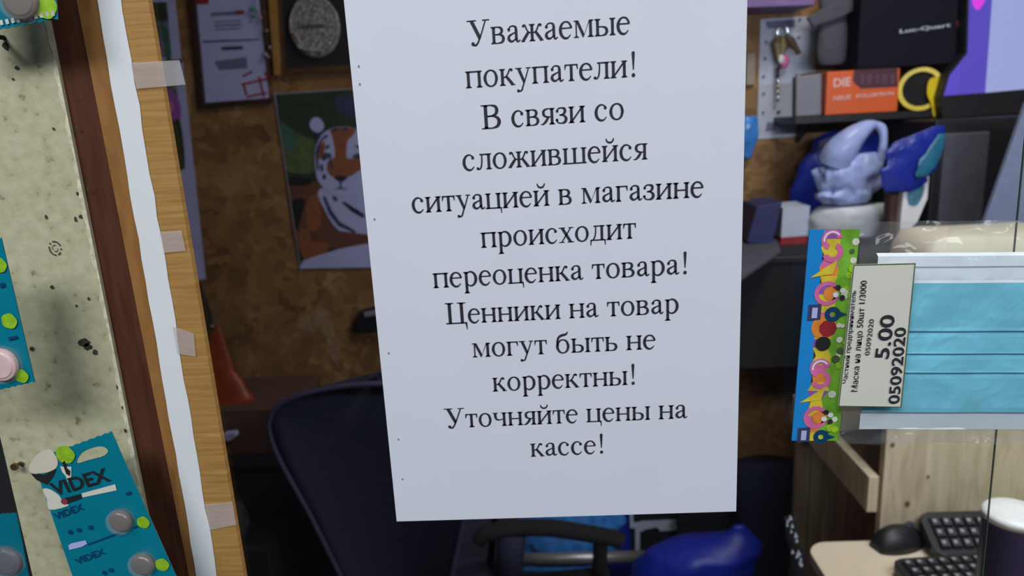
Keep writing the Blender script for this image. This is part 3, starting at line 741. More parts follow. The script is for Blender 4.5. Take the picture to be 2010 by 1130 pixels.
flat(mb, [(330, 246), (352, 236), (362, 300), (360, 330), (344, 333), (338, 290)], M['greend'], 3, smooth=4)
build(mb, 'lower_picture', r)
mb = MB(); a, b = at(205, 131, YB-.004), at(358, 118, YB-.004); mb.tube([a, b], .004, M['chrome']); build(mb, 'binding', r)
# certificate
r = empty('framed_certificate', at(465, 208, YB-.002)); tag(r, 'pale lavender certificate with a red stamp in a thin dark brown frame', 'certificate')
mb = MB(); flat(mb, [(366, -90), (378, -90), (404, 202), (534, 192), (536, 202), (396, 214)], M['brownf'], 1, thick=-.012); flat(mb, [(372, -90), (506, -96), (530, 196), (400, 208)], M['brownf'], 1); build(mb, 'frame', r)
mb = MB(); flat(mb, [(378, -90), (500, -94), (528, 192), (404, 202)], M['lav'], 3)
for p, m in (([(413, 25), (470, 21), (471, 29), (414, 32)], 'lavd'), ([(462, 20), (480, 20), (480, 28), (463, 29)], 'red'), ([(420, 42), (473, 39), (473, 42), (420, 45)], 'lavd'), ([(420, 49), (474, 46), (474, 50), (420, 53)], 'lavd'), ([(422, 57), (472, 54), (472, 57), (422, 60)], 'lavd'),
             ([(398, 80), (508, 76), (508, 79), (398, 84)], 'dkblue'), ([(435, 92), (477, 90), (477, 97), (435, 99)], 'dkblue'), ([(420, 120), (484, 112), (486, 134), (430, 138)], 'lavd'), ([(372, -4), (410, -6), (410, 8), (374, 10)], 'redb')):
    flat(mb, p, M[m], 4)
build(mb, 'sheet', r)
mb = MB()
for (x0, y0, x1, y1) in ((474, 166, 528, 154), (508, 150, 518, 190), (478, 166, 484, 186), (484, 190, 524, 182), (520, 142, 530, 158), (476, 150, 496, 140)):
    dx, dy = x1-x0, y1-y0; l = math.hypot(dx, dy); nx, ny = -dy/l*2.2, dx/l*2.2
    flat(mb, [(x0+nx, y0+ny), (x1+nx, y1+ny), (x1-nx, y1-ny), (x0-nx, y0-ny)], M['red'], 5)
build(mb, 'red_stamp', r)
# bead string
r = empty('bead_string', at(540, 135, YB-.012)); tag(r, 'sparkling bead string hanging between the certificate and the gilded frame', 'bead string')
mb = MB(); path = [at(x, y, YB-.015) for x, y in [(497, -60), (500, 10), (510, 38), (522, 70), (529, 95), (534, 112), (541, 134)]]
mb.tube(cr(path, 5), .0012, M['chrome'], 6); build(mb, 'thread', r)
for x, y, q, m in ((497, 18, .009, 'gemg'), (500, 32, .007, 'gemg'), (507, 22, .006, 'gem'), (512, 36, .007, 'gem'), (524, 60, .006, 'gem'), (530, 93, .007, 'gem'), (522, 107, .008, 'gem'), (527, 112, .006, 'gem'), (541, 131, .006, 'gem')):
    mb = MB(); mb.ball(at(x, y, YB-.016), q*.7, M[m], 8, 5); build(mb, 'bead', r)
# framed medal plaque
r = empty('framed_plaque', at(620, 150, YB-.002)); tag(r, 'gilded frame holding a glittery silver medal behind the notice top left corner', 'plaque')
mb = MB()
q = 0
for a, b, m, th in (((530, -120), (556, -120), 'gold', -.02), ((556, -120), (566, -120), 'goldd', -.012)):
    pass
flat(mb, [(524, -120), (540, -120), (556, 148), (544, 148)], M['gold'], 1, thick=-.022)
flat(mb, [(540, -120), (546, -120), (562, 142), (556, 148)], M['goldd'], 1, thick=-.014)
flat(mb, [(544, 148), (556, 136), (846, 118), (860, 130)], M['goldd'], 1, thick=-.018)
flat(mb, [(820, -132), (846, -132), (862, 130), (836, 120)], M['gold'], 1, thick=-.02)
build(mb, 'frame', r)
mb = MB(); flat(mb, [(540, -120), (840, -130), (850, 124), (556, 142)], M['dkroom'], 1); build(mb, 'backing', r)
mb = MB(); c = at(618, 52, YB-.006); rx = abs(at(668, 52, YB).x-at(568, 52, YB).x)/2
mb.rings([[c+Vector((math.cos(t)*rx*f, -h, math.sin(t)*rx*1.16*f)) for t in [2*math.pi*k/36 for k in range(36)]] for f, h in ((1, 0), (1, .006), (.93, .011), (.88, .009), (.2, .012))], M['glitter'])
mb.prism([at(606, 0, YB-.006), at(632, -2, YB-.006), at(636, -40, YB-.006), at(604, -40, YB-.006)], (0, -.008, 0), M['glitter'])
mb.box((c.x-rx*.45, c.y-.015, c.z-.004), (c.x+rx*.45, c.y-.012, c.z+.003), M['greyd'])
build(mb, 'medal', r)
random.seed(8)
mb = MB()
for k in range(16):
    t = math.radians(195+k*9.5); f = .78+.15*random.random()
    mb.ball(c+Vector((math.cos(t)*rx*f, -.013, math.sin(t)*rx*1.16*f)), .0035+.003*random.random(), M['gem'], 7, 5)
o = build(mb, 'rhinestones', r); o['kind'] = 'stuff'
# tiger poster
r = empty('tiger_poster', at(680, 525, YB-.002)); tag(r, 'tiger photo poster on the chipboard wall beside the notice left edge', 'poster')
T = lambda pts: [(520+x/3.055, 170+y/3.055) for x, y in pts]
mb = MB(); flat(mb, [(538, 184), (842, 164), (886, 508), (590, 528)], M['lav'], 1, thick=.001); build(mb, 'paper', r)
mb = MB(); E_ = M
flat(mb, [(540, 185), (841, 165), (880, 500), (588, 521)], E_['greend'], 2)
flat(mb, T([(95, 240), (150, 250), (240, 300), (300, 330), (300, 500), (200, 520), (120, 480)]), E_['greenm'], 3, smooth=4)
flat(mb, T([(95, 215), (135, 240), (185, 330), (170, 390), (120, 360)]), E_['tealp'], 4, smooth=4)
flat(mb, T([(415, 60), (560, 45), (700, 60), (700, 250), (560, 200), (430, 150)]), E_['dkblue'], 3)
flat(mb, T([(130, 560), (200, 545), (285, 575), (330, 560), (420, 640), (420, 900), (200, 960), (150, 750)]), E_['tigerb'], 5, smooth=3)
flat(mb, T([(130, 555), (190, 540), (270, 560), (260, 590), (150, 590)]), E_['blackm'], 6, smooth=3)
flat(mb, T([(160, 690), (215, 670), (240, 690), (215, 790), (190, 860), (165, 800)]), E_['blackm'], 6, smooth=3)
flat(mb, T([(250, 690), (320, 650), (340, 760), (330, 850), (260, 860)]), E_['tigero'], 6, smooth=3)
flat(mb, T([(330, 610), (620, 610), (720, 700), (700, 900), (560, 900), (440, 860), (360, 740)]), E_['lav'], 7, smooth=3)         # chest
for p in ([(345, 660), (362, 655), (400, 740), (450, 810), (545, 865), (540, 880), (440, 835), (385, 765)], [(455, 690), (480, 690), (560, 740), (600, 770), (590, 790), (520, 750)], [(490, 720), (560, 745), (600, 765), (560, 765)], [(400, 660), (420, 655), (440, 680), (420, 690)]):
    flat(mb, T(p), E_['dkblue'], 8)
head = [(298, 420), (306, 360), (340, 290), (395, 252), (465, 240), (540, 250), (595, 290), (628, 350), (632, 430), (620, 530), (580, 610), (500, 655), (440, 655), (370, 625), (318, 560), (302, 490)]
flat(mb, T([(268, 225), (285, 190), (320, 185), (350, 215), (352, 250), (320, 275), (282, 260)]), E_['lav'], 8, smooth=4)      # ear
flat(mb, T([(300, 262), (345, 255), (345, 290), (310, 300)]), E_['dkblue'], 7, smooth=3)
flat(mb, T(head), E_['lav'], 9, smooth=3)
flat(mb, T([(395, 258), (470, 242), (545, 256), (520, 300), (495, 330), (490, 420), (530, 430), (590, 400), (600, 470), (540, 520), (500, 540), (410, 540), (372, 500), (380, 440), (420, 420), (410, 320)]), E_['tigero'], 10, smooth=3)
flat(mb, T([(330, 360), (360, 330), (350, 420), (320, 430)]), E_['tigero'], 10, smooth=3)
for p in ([(303, 400), (312, 360), (338, 310), (356, 300), (330, 360), (318, 420), (325, 500), (312, 500)], [(340, 420), (360, 395), (395, 400), (402, 425), (370, 432), (350, 450)], [(520, 420), (550, 398), (580, 405), (590, 425), (550, 430)], [(395, 420), (405, 470), (398, 500), (388, 460)], [(360, 360), (385, 345), (390, 360), (365, 378)],
          [(540, 350), (570, 355), (575, 372), (545, 362)], [(385, 260), (425, 245), (440, 258), (400, 272)], [(455, 246), (490, 244), (500, 262), (470, 262)], [(330, 470), (345, 462), (352, 500), (336, 510)], [(345, 530), (362, 520), (370, 552), (350, 556)], [(410, 536), (500, 536), (492, 552), (462, 572), (448, 572), (418, 552)], [(448, 570), (460, 570), (458, 600), (500, 618), (456, 612), (410, 620), (450, 600)], [(350, 300), (372, 285), (380, 295), (356, 318)]):
    flat(mb, T(p), E_['dkblue'], 11)
flat(mb, T([(422, 536), (488, 536), (478, 550), (456, 560), (436, 550)]), E_['brownf'], 12)
flat(mb, T([(362, 408), (384, 402), (392, 416), (372, 424)]), E_['tealp'], 12); flat(mb, T([(535, 410), (560, 402), (574, 414), (550, 422)]), E_['tealp'], 12)
flat(mb, T([(280, 880), (450, 865), (640, 890), (720, 860), (720, 960), (400, 970), (260, 960)]), E_['tigerb'], 9, smooth=2)
flat(mb, T([(200, 880), (262, 850), (280, 930), (380, 930), (370, 990), (230, 1030)]), E_['tigero'], 10, smooth=2)
flat(mb, T([(205, 1090), (232, 1040), (330, 1008), (450, 972), (560, 950), (720, 925), (1090, 900), (1100, 1030), (640, 1083)]), E_['lav'], 13)
build(mb, 'printed_picture', r)
mb = MB(); a, b = at(538, 184, YB-.004), at(590, 528, YB-.004); mb.tube([a, b], .0015, M['grey'], 6); build(mb, 'paper_edge', r)
# black bracket on the wall beside the notice
mb = MB(); mb.prism(pxs([(704, 618), (712, 606), (735, 600), (770, 598), (772, 640), (712, 646), (703, 640)], YB), (0, -.03, 0), M['black']); mb.prism(pxs([(714, 612), (740, 607), (740, 618), (716, 622)], YB-.03), (0, -.004, 0), M['grey'])
tag(build(mb, 'wall_bracket', bevel=.003), 'small black bracket on the chipboard wall below the tiger poster', 'bracket')

# ---------------------------------------------------------------- left rear: dark cupboard, brown carton, orange bag
zt = at(500, 920, 1.2).z
mb = MB(); x0, x1 = -1.25, at(640, 1000, 1.2).x
mb.box((x0, 1.2, 0), (x1, 1.58, zt), M['blackm']); mb.box((x0-.005, 1.195, zt), (x1+.005, 1.58, zt+.012), M['black'])
xw = at(520, 1050, 1.06).x; mb.box((x0, 1.06, 0), (xw, 1.2, at(465, 1052, 1.12).z), M['blackm'])
tag(build(mb, 'low_cupboard', bevel=.002), 'black low cupboard in the dark corner left of the office chair', 'cupboard')
zt += .012
c0, c1 = at(432, 910, 1.25), at(585, 910, 1.25); zb2 = at(500, 806, 1.25).z
r = empty('brown_carton', ((c0.x+c1.x)/2, 1.38, zt)); tag(r, 'dark brown carton on the black cupboard behind the office chair', 'carton')
mb = MB(); mb.box((c0.x-.1, 1.25, zt), (c1.x, 1.5, zb2), M['brownbox']); build(mb, 'body', r, bevel=.004)
mb = MB(); mb.box((c0.x-.1, 1.249, zb2-.002), (c1.x, 1.37, zb2+.003), M['brownbox']); build(mb, 'flap', r)
def loft(spec, Y, m, mb, n=36, dep=.5, amp=.12, fr=22, seed=0, zf=1.0):
    """soft bag from photo rows (y, left x, right x); depth is a share of the width"""
    R = []
    for i, (py, xl, xr) in enumerate(spec):
        a, b = at(xl, py, Y), at(xr, py, Y); c = (a+b)/2; rx = (b-a).length/2; ry = rx*dep
        ring = []
        for k in range(n):
            t = 2*math.pi*k/n; d = Vector((math.cos(t)*rx, math.sin(t)*ry, 0)); p = c+d; p = Vector((p.x, p.y, p.z*zf))
            f = 1+amp*noise.noise(p*fr+Vector((seed, 0, seed)))+amp*.6*noise.noise(p*fr*2.3+Vector((0, seed, 0)))
            ring.append(c+d*f+Vector((0, 0, amp*rx*.35*noise.noise(p*fr+Vector((7, seed, 3))))))
        R.append(ring)
    mb.rings(R, m); return mb
def dens(spec, k=3): return cr(spec, k)
mb = loft(dens([(640, 420, 430), (665, 410, 440), (700, 396, 452), (740, 390, 470), (770, 392, 494), (786, 396, 498), (794, 402, 490)]), 1.31, M['orangebag'], MB(), amp=.2, dep=.35, seed=4)
tag(build(mb, 'orange_bag', smooth=True), 'crumpled dark orange plastic bag on the brown carton beside the wooden post', 'plastic bag')
mb = loft(dens([(556, 380, 396), (600, 372, 408), (650, 372, 420), (700, 374, 424), (726, 380, 428), (744, 386, 424)]), 1.555, M['blackm'], MB(), amp=.25, dep=.3, seed=9)
for x, y in ((416, 640), (411, 672), (420, 690)): mb.ball(at(x, y, 1.53), .005, M['grey'], 8, 5)
tag(build(mb, 'dark_jacket', smooth=True), 'dark crumpled cloth hanging between the calendar and the orange bag', 'jacket')
mb = MB(); mb.prism(pxs([(438, 852), (460, 849), (464, 856), (452, 866), (438, 866)], 1.22), (0, .02, 0), M['lav'])
tag(build(mb, 'paper_scrap', bevel=.002), 'small white scrap stuck beside the post in the dark corner', 'paper scrap')
r = loft(dens([(985, 450, 476), (1005, 446, 486), (1030, 452, 490), (1050, 462, 484)]), 1.12, M['film'], MB(), amp=.5, dep=.6, fr=45, seed=2)
tag(build(r, 'clear_wrapper', smooth=True), 'crumpled clear plastic wrapper glinting low beside the wooden post', 'wrapper')

# ---------------------------------------------------------------- office chair
YC2 = 1.08
r = empty('office_chair', (-.27, 1.33, 0)); tag(r, 'dark navy office chair with a tall rounded back below and left of the notice', 'chair')
cx = at(748, 800, YC2).x; ztop = at(745, 738, YC2).z
prof = [(-.56, .10), (-.45, .135), (-.30, .18), (-.18, .222), (-.11, .236), (-.07, .23), (-.04, .205), (-.018, .15), (-.005, .08), (0, .02)]
prof = cr(prof, 3)
def cpt(dz, u, hw_, back=0): return Vector((cx+u*hw_+.10*(dz+.25)*-0.3, YC2+.05*u*u*-1.0+back+.10*max(0, -dz-.2)*0, ztop+dz))
mb = MB(); F_, B_ = [], []
nU = 16
vs = []; fs = []
for dz, hw_ in prof:
    for k in range(nU+1): vs.append(cpt(dz, -1+2*k/nU, hw_))
nf = len(vs)
for dz, hw_ in prof:
    for k in range(nU+1): vs.append(cpt(dz, -1+2*k/nU, hw_*.97, .03))
N1 = nU+1; NR = len(prof)
for i in range(NR-1):
    for k in range(nU):
        fs.append([i*N1+k, i*N1+k+1, (i+1)*N1+k+1, (i+1)*N1+k]); fs.append([nf+i*N1+k, nf+(i+1)*N1+k, nf+(i+1)*N1+k+1, nf+i*N1+k+1])
    for k in (0, nU): fs.append([i*N1+k, (i+1)*N1+k, nf+(i+1)*N1+k, nf+i*N1+k])
for i in (0, NR-1):
    for k in range(nU): fs.append([i*N1+k, nf+i*N1+k, nf+i*N1+k+1, i*N1+k+1])
mb.add(vs, fs, M['navy']); build(mb, 'backrest', r, smooth=True)
mb = MB(); edge = [cpt(dz, -1, hw_*1.0, .004) for dz, hw_ in prof]+[cpt(dz, 1, hw_*1.0, .004) for dz, hw_ in prof[::-1]]
mb.tube(edge, .006, M['navyrim'], 8); build(mb, 'back_frame', r, smooth=True)
sz = .44; sx0, sx1, sy0, sy1 = cx-.22, cx+.25, 1.13, 1.54
mb = MB(); R = []
for h, ins in ((0, .03), (.012, .008), (.05, 0), (.075, .01), (.085, .05)):
    pts = cr([(sx0+ins, sy0+.06), (sx0+.06, sy0+ins), (sx1-.06, sy0+ins), (sx1-ins, sy0+.06), (sx1-ins, sy1-.06), (sx1-.06, sy1-ins), (sx0+.06, sy1-ins), (sx0+ins, sy1-.06)], 3, True)
    R.append([Vector((x, y, sz-.085+h)) for x, y in pts])
mb.rings(R, M['navy']); build(mb, 'seat', r, smooth=True)
mx, my = (sx0+sx1)/2, (sy0+sy1)/2
mb = MB(); mb.tube([(cx+.02, YC2+.035, ztop-.45), (cx+.04, YC2+.09, .42), (cx+.02, my-.1, .345), (mx, my, .345)], .02, M['black'], 10); build(mb, 'back_bracket', r, smooth=True)
mb = MB(); mb.lathe((mx, my, .08), [(.03, 0), (.03, .12), (.018, .12), (.018, .275)], M['black'], 20); build(mb, 'gas_column', r, smooth=False)
for k in range(5):
    t = 2*math.pi*k/5+.3; d = Vector((math.cos(t), math.sin(t), 0)); mb = MB()
    mb.tube([Vector((mx, my, .11)), Vector((mx, my, .10))+d*.15, Vector((mx, my, .065))+d*.28], [.024, .02, .014], M['black'], 8); lg = build(mb, 'leg', r, smooth=True)
    mb = MB(); mb.lathe(Vector((mx, my, .027))+d*.28+Vector((-d.y, d.x, 0))*-.02, [(.010, 0), (.027, .004), (.027, .036), (.010, .04)], M['black'], 16, (-d.y, d.x, 0)); build(mb, 'caster', lg)
ap = [at(x, y, Y) for x, y, Y in ((938, 1062, 1.13), (955, 1046, 1.13), (1010, 1036, 1.14), (1080, 1036, 1.15), (1150, 1046, 1.16), (1205, 1056, 1.17), (1222, 1064, 1.17))]
mb = MB(); mb.tube(cr(ap, 5), [.010]+[.018]*28+[.018, .011], M['blackm'], 12, flat=1.3); build(mb, 'armrest', r, smooth=True)
a = at(1178, 1056, 1.165); mb = MB(); mb.tube(cr([tuple(a), tuple(a+Vector((-.004, 0, -.08))), (a.x-.02, a.y+.02, sz-.04), (sx1-.06, a.y+.06, sz-.088)], 4), .018, M['blackm'], 10); build(mb, 'arm_post', r, smooth=True)
a = at(1005, 1044, 1.14); mb = MB(); mb.tube([a, a+Vector((-.01, 0, -.08)), Vector((a.x-.02, a.y+.02, sz-.05))], .034, M['navy'], 10); build(mb, 'arm_post', r, smooth=True)

# ---------------------------------------------------------------- low things behind the chair
r = empty('metal_bench', (at(1150, 1095, 1.5).x, 1.5, 0)); tag(r, 'low grey metal rail bench behind the chair armrest', 'bench')
a, b = at(1030, 1096, 1.42), at(1268, 1092, 1.42); b = b+Vector((.12, 0, 0)); a = a-Vector((.2, 0, 0))
mb = MB(); mb.tube([a, b], .017, M['metal'], 14); build(mb, 'rail', r, smooth=True)
for x in (a.x+.02, b.x-.02):
    mb = MB(); mb.tube([(x, 1.42, 0), (x, 1.42, a.z)], .013, M['metal'], 10); build(mb, 'leg', r, smooth=True)
mb = loft(dens([(985, 1030, 1180), (1010, 1010, 1215), (1050, 1000, 1225), (1082, 1010, 1215)]), 1.5, M['bluebag2'], MB(), dep=.25, amp=.18, seed=3)
tag(build(mb, 'blue_package', smooth=True), 'shiny light blue plastic package seen above the grey rail', 'plastic package', 'blue plastic packages behind the chair')
mb = loft(dens([(1114, 1030, 1180), (1130, 1015, 1200), (1180, 1010, 1210), (1240, 1020, 1200)]), 1.47, M['bluebag2'], MB(), dep=.25, amp=.18, seed=6)
tag(build(mb, 'blue_package', smooth=True), 'shiny light blue plastic package seen below the grey rail', 'plastic package', 'blue plastic packages behind the chair')
mb = MB(); a, b = at(1178, 1085, 1.566), at(1246, 1085, 1.566); zt2 = at(1200, 985, 1.566).z; mb.box((a.x, 1.566, .05), (b.x, 1.598, zt2), M['deepblue'])
tag(build(mb, 'navy_box', bevel=.003), 'deep blue upright box beside the shiny blue package', 'box')
r = empty('white_carton', at(1285, 1090, 1.5)); tag(r, 'white edged open carton with dark inside under the notice lower right', 'carton')
P = pxs([(1238, 1002), (1346, 1002), (1338, 1030), (1330, 1082), (1240, 1086)], 1.56)
mb = MB(); mb.prism(P, (0, .03, 0), M['blackm']); build(mb, 'inside', r)
for nm, pts in (('rim', [(1236, 1002), (1242, 1002), (1244, 1028), (1264, 1026), (1263, 1042), (1256, 1043), (1256, 1084), (1247, 1084), (1247, 1036), (1237, 1036)]), ('flap', [(1258, 1025), (1340, 1021), (1330, 1040), (1296, 1042), (1290, 1034), (1262, 1040)])):
    mb = MB(); mb.prism(pxs(pts, 1.55), (0, .008, 0), M['greyl']); build(mb, nm, r)
mb = loft(dens([(1030, 1440, 1462), (1048, 1420, 1478), (1062, 1350, 1488), (1075, 1290, 1492), (1095, 1262, 1486), (1125, 1240, 1480), (1160, 1230, 1470), (1200, 1240, 1460)], 4), 1.25, M['deepblue'], MB(), dep=.55, amp=.10, fr=14, seed=12)
tag(build(mb, 'blue_sack', smooth=True), 'large knotted deep blue plastic sack at the bottom right of the notice', 'plastic sack')
mb = loft(dens([(905, 1448, 1560), (930, 1442, 1566), (980, 1440, 1566), (1060, 1450, 1560), (1170, 1460, 1556)]), 1.42, M['navy'], MB(), dep=.5, amp=.12, seed=15)
tag(build(mb, 'navy_bag', smooth=True), 'dark navy bag standing between the notice and the grey brown planks', 'bag')

mb = loft(dens([(996, 1346, 1440), (1020, 1330, 1452), (1060, 1326, 1456), (1110, 1330, 1450), (1170, 1340, 1440)]), 1.5, M['blackm'], MB(), dep=.35, amp=.14, seed=17)
tag(build(mb, 'dark_gap_sack', smooth=True), 'added black shape filling the dark gap behind the large blue sack', 'sack')  # sack shape added to darken the gap behind the blue sack

# ---------------------------------------------------------------- right rear: black wall cabinet and what stands on it
xa = at(1440, 600, 1.2).x; zk = at(1500, 505, 1.2).z; zl = at(1500, 722, 1.2).z
mb = MB(); mb.box((xa, 1.2, zl), (1.6, 1.599, zk), M['blackm']); mb.box((xa-.004, 1.196, zk-.015), (1.6, 1.21, zk), M['black'])
cabk = build(mb, 'wall_cabinet', bevel=.002); tag(cabk, 'black wall cabinet right of the notice holding boxes and bags', 'cabinet')
def slab(name, pts, Y, depth, m, label, cat, bevel=.002, group=None):
    mb = MB(); mb.prism(pxs(pts, Y), (0, depth, 0), M[m]); o = build(mb, name, bevel=bevel); tag(o, label, cat, group); return o
mb = MB(); a = [Vector((onz(x, y, zk+.001).x, onz(x, y, zk+.001).y, zk+.001)) for x, y in ((1448, 556), (1532, 498), (1524, 470), (1440, 478))]
mb.prism(a, (0, 0, .008), M['greyd']); tag(build(mb, 'grey_tray', bevel=.001), 'pale grey flat tray with a slanted front edge on the black cabinet', 'tray')
slab('navy_carton', [(1466, 476), (1486, 405), (1536, 396), (1522, 458), (1512, 482)], 1.32, .12, 'navy2', 'dull navy tilted carton beside the notice right edge on the grey tray', 'carton')
r = empty('white_red_box', at(1556, 498, 1.34)); tag(r, 'white box with a red lower half between navy carton and mask packet', 'box')
mb = MB(); mb.prism(pxs([(1537, 408), (1590, 404), (1586, 462), (1533, 466)], 1.34), (0, .1, 0), M['greyl']); build(mb, 'body', r)
mb = MB(); mb.prism(pxs([(1533, 466), (1586, 462), (1584, 492), (1530, 498)], 1.34), (0, .1, 0), M['redb']); build(mb, 'red_band', r)
# narrow things between the notice and the pegged sheet
slab('light_switch', [(1466, 104), (1484, 102), (1482, 166), (1464, 168)], YB-.012, .012, 'socket', 'narrow beige switch plate on the wall at the notice right edge', 'switch')
mb = loft(dens([(228, 1450, 1484), (250, 1446, 1490), (285, 1448, 1482), (310, 1452, 1476)]), 1.578, M['bluebag2'], MB(), dep=.5, amp=.3, seed=21)
tag(build(mb, 'blue_pouch', smooth=True), 'small light blue pouch left of the lower end of the white sheet', 'pouch')
slab('purple_carton', [(1440, -90), (1604, -104), (1600, 10), (1442, 16)], 1.46, .13, 'violetbox', 'violet printed carton at the top edge above the white sheet', 'carton')
# pegged white sheet with keys
r = empty('white_key_board', at(1530, 272, YB-.003)); tag(r, 'white wall sheet with punched dots behind the hanging keys', 'sheet')
mb = MB(); flat(mb, [(1493, 38), (1604, 30), (1600, 140), (1570, 146), (1568, 267), (1486, 273)], M['greyl'], 2, thick=.002); build(mb, 'sheet', r)
mb = MB()
for x, y in ((1504, 83), (1502, 115), (1499, 150), (1499, 184), (1498, 221), (1570, 38), (1568, 74), (1564, 148), (1564, 184), (1562, 218), (1527, 220), (1530, 219)): mb.disk(at(x, y, YB-.0055), .003, .004, M['dkblue'], n=8)
for p in ([(1503, 42), (1560, 38), (1560, 54), (1506, 56)], [(1506, 240), (1524, 240), (1522, 256), (1502, 258)]): flat(mb, p, M['lavd'], 4)
build(mb, 'printed_dots', r)['kind'] = 'stuff'
r = empty('key_bunch', at(1530, 195, YB-.03)); tag(r, 'bunch of keys with a pink charm and silver chain on the white sheet', 'keys')
mb = MB(); c = at(1536, 62, YB-.022)
mb.tube([c+Vector((math.cos(t)*.013, 0, math.sin(t)*.016)) for t in [2*math.pi*k/20 for k in range(21)]], .0016, M['chrome'], 6); build(mb, 'ring', r)
def key(pts, m, w=.011):
    mb = MB(); P = [at(x, y, YB-.024) for x, y in pts]; mb.tube(P, [w*.6, w, w*.55, w*.5], M[m], 8, flat=.35); build(mb, 'key', r)
key([(1533, 70), (1524, 85), (1526, 105), (1528, 120)], 'brass'); key([(1535, 72), (1538, 90), (1534, 108), (1532, 124)], 'brass'); key([(1540, 70), (1552, 82), (1563, 96), (1569, 106)], 'goldd', .013)
mb = MB(); mb.ball(at(1540, 120, YB-.026), (.013, .006, .018), M['pink'], 10, 7); mb.ball(at(1533, 116, YB-.03), (.008, .005, .012), M['white'], 10, 7); build(mb, 'charm', r, smooth=True)
mb = MB()
for k in range(6): mb.ball(at(1527, 137+k*11.5, YB-.02), (.0042, .003, .0085), M['chrome' if k > 1 else 'blackm'], 8, 6)
o = build(mb, 'chain', r, smooth=True)
# upper shelf with boxes
zs = at(1640, 226, 1.43).z; xs = at(1562, 228, 1.43).x
r = empty('upper_shelf', (xs+.4, 1.4, zs-.02)); tag(r, 'dark wall shelf carrying the orange and black boxes at the upper right', 'shelf')
mb = MB(); mb.box((xs, 1.43, zs-.016), (1.7, 1.595, zs), M['black']); build(mb, 'board', r)
mb = MB(); mb.prism([(xs+.06, 1.5, zs-.016), (xs+.06, 1.595, zs-.016), (xs+.06, 1.595, zs-.07)], (.008, 0, 0), M['black']); build(mb, 'bracket', r)
slab('grey_box', [(1563, 150), (1613, 144), (1612, 226), (1562, 229)], 1.435, .03, 'grey', 'plain grey box on the shelf left of the orange box', 'box', .003)
zo = zs+.001
a, b = at(1620, 215, 1.44), at(1762, 207, 1.44); zt3 = at(1620, 141, 1.44).z
r = empty('orange_box', ((a.x+b.x)/2, 1.46, zo)); tag(r, 'orange carton with white lettering DIE on the upper shelf', 'box')
mb = MB(); mb.box((a.x, 1.44, zo), (b.x, 1.48, zt3), M['orange']); build(mb, 'carton', r, bevel=.002)
def wtext(t, x0, y0, x1, y1, h, m, Y, root, nm='printed_text'):
    mb = MB(); put_text(mb, t, at(x0, y0, Y), at(x1, y1, Y), h, M[m], bold=.025); return build(mb, nm, root)
mb = MB(); mb.prism(pxs([(1676, 137), (1762, 132), (1762, 170), (1690, 174), (1674, 160)], 1.4395), (0, .0008, 0), M['maroon']); build(mb, 'maroon_shade_patch', r)  # maroon patch paints the black box's shadow and glare onto the orange card
wtext('DIE', 1636, 171, 1670, 168, .021, 'peach', 1.4385, r); mb = MB()
for x0, x1 in ((1688, 1697), (1702, 1712), (1719, 1726), (1731, 1742), (1748, 1756)): mb.poly(pxs([(x0, 146), (x1, 145), (x1-1, 165), (x0-1, 166)], 1.438), M['lavdim'])
build(mb, 'faded_print', r)
wtext('NEUE', 1636, 197, 1670, 194, .0105, 'peach', 1.4385, r); wtext('KOLLEKTION', 1681, 192, 1754, 186, .0085, 'peach', 1.4385, r)
a, b = at(1683, 128, 1.435), at(1908, 118, 1.435); zt4 = at(1690, -60, 1.435).z
r = empty('black_box', ((a.x+b.x)/2, 1.48, zt3+.001)); tag(r, 'large black box with pale script lettering on top of the orange box', 'box')
mb = MB(); mb.box((a.x, 1.435, zt3+.002), (b.x, 1.54, zt4), mat('midnight_card', rgb(18, 18, 32), .75, spec=.2)); build(mb, 'carton', r, bevel=.003)
wtext('Luc-Quart', 1766, 65, 1866, 52, .0085, 'greyl', 1.4335, r)
mb = MB(); mb.prism(pxs([(1878, 41), (1895, 38), (1896, 50), (1879, 53)], 1.4335), (0, .0008, 0), M['red']); build(mb, 'red_mark', r)
mb = loft(dens([(-20, 1610, 1662), (30, 1606, 1662), (80, 1604, 1662), (116, 1606, 1660), (128, 1614, 1652)]), 1.51, M['greyd'], MB(), dep=.4, amp=.14, fr=35, seed=31)
tag(build(mb, 'grey_sack', smooth=True), 'dark grey cloth bundle left of the black box on the upper shelf', 'bundle')
slab('grey_flap', [(1584, 34), (1650, -4), (1690, -16), (1688, 14), (1652, 34), (1596, 54)], 1.48, .012, 'greyd', 'grey flap leaning over the grey bundle at the top', 'flap', .004)
# yellow roll standing on the shelf
r = empty('yellow_roll', at(1812, 232, 1.43)); tag(r, 'bright yellow ring shaped roll at the shelf right of the orange box', 'roll')
c = at(1810, 196, 1.43); rr = (at(1852, 196, 1.43)-at(1768, 196, 1.43)).length/2
c.z = zs+rr; c.y = 1.44
mb = MB(); prof = [(.80, 0), (1, 0), (1.0, .045), (.80, .045), (.80, 0)]
mb.lathe((c.x, c.y, c.z), [(rr*q, h) for q, h in prof], M['yellow'], 32, (.25, 1, 0), cap=False); build(mb, 'tape', r)
mb = MB(); mb.lathe((c.x, c.y, c.z), [(rr*q, h) for q, h in ((.30, .004), (.79, .004), (.79, .041), (.30, .041))], M['blackm'], 28, (.25, 1, 0)); build(mb, 'core', r)
mb = MB(); mb.prism(pxs(cr([(1824, 158), (1838, 152), (1852, 166), (1856, 184), (1846, 204), (1840, 228), (1832, 226), (1828, 204), (1820, 184)], 4, True), 1.427), (0, .002, 0), M['yellow']); build(mb, 'yellow_tag', r)
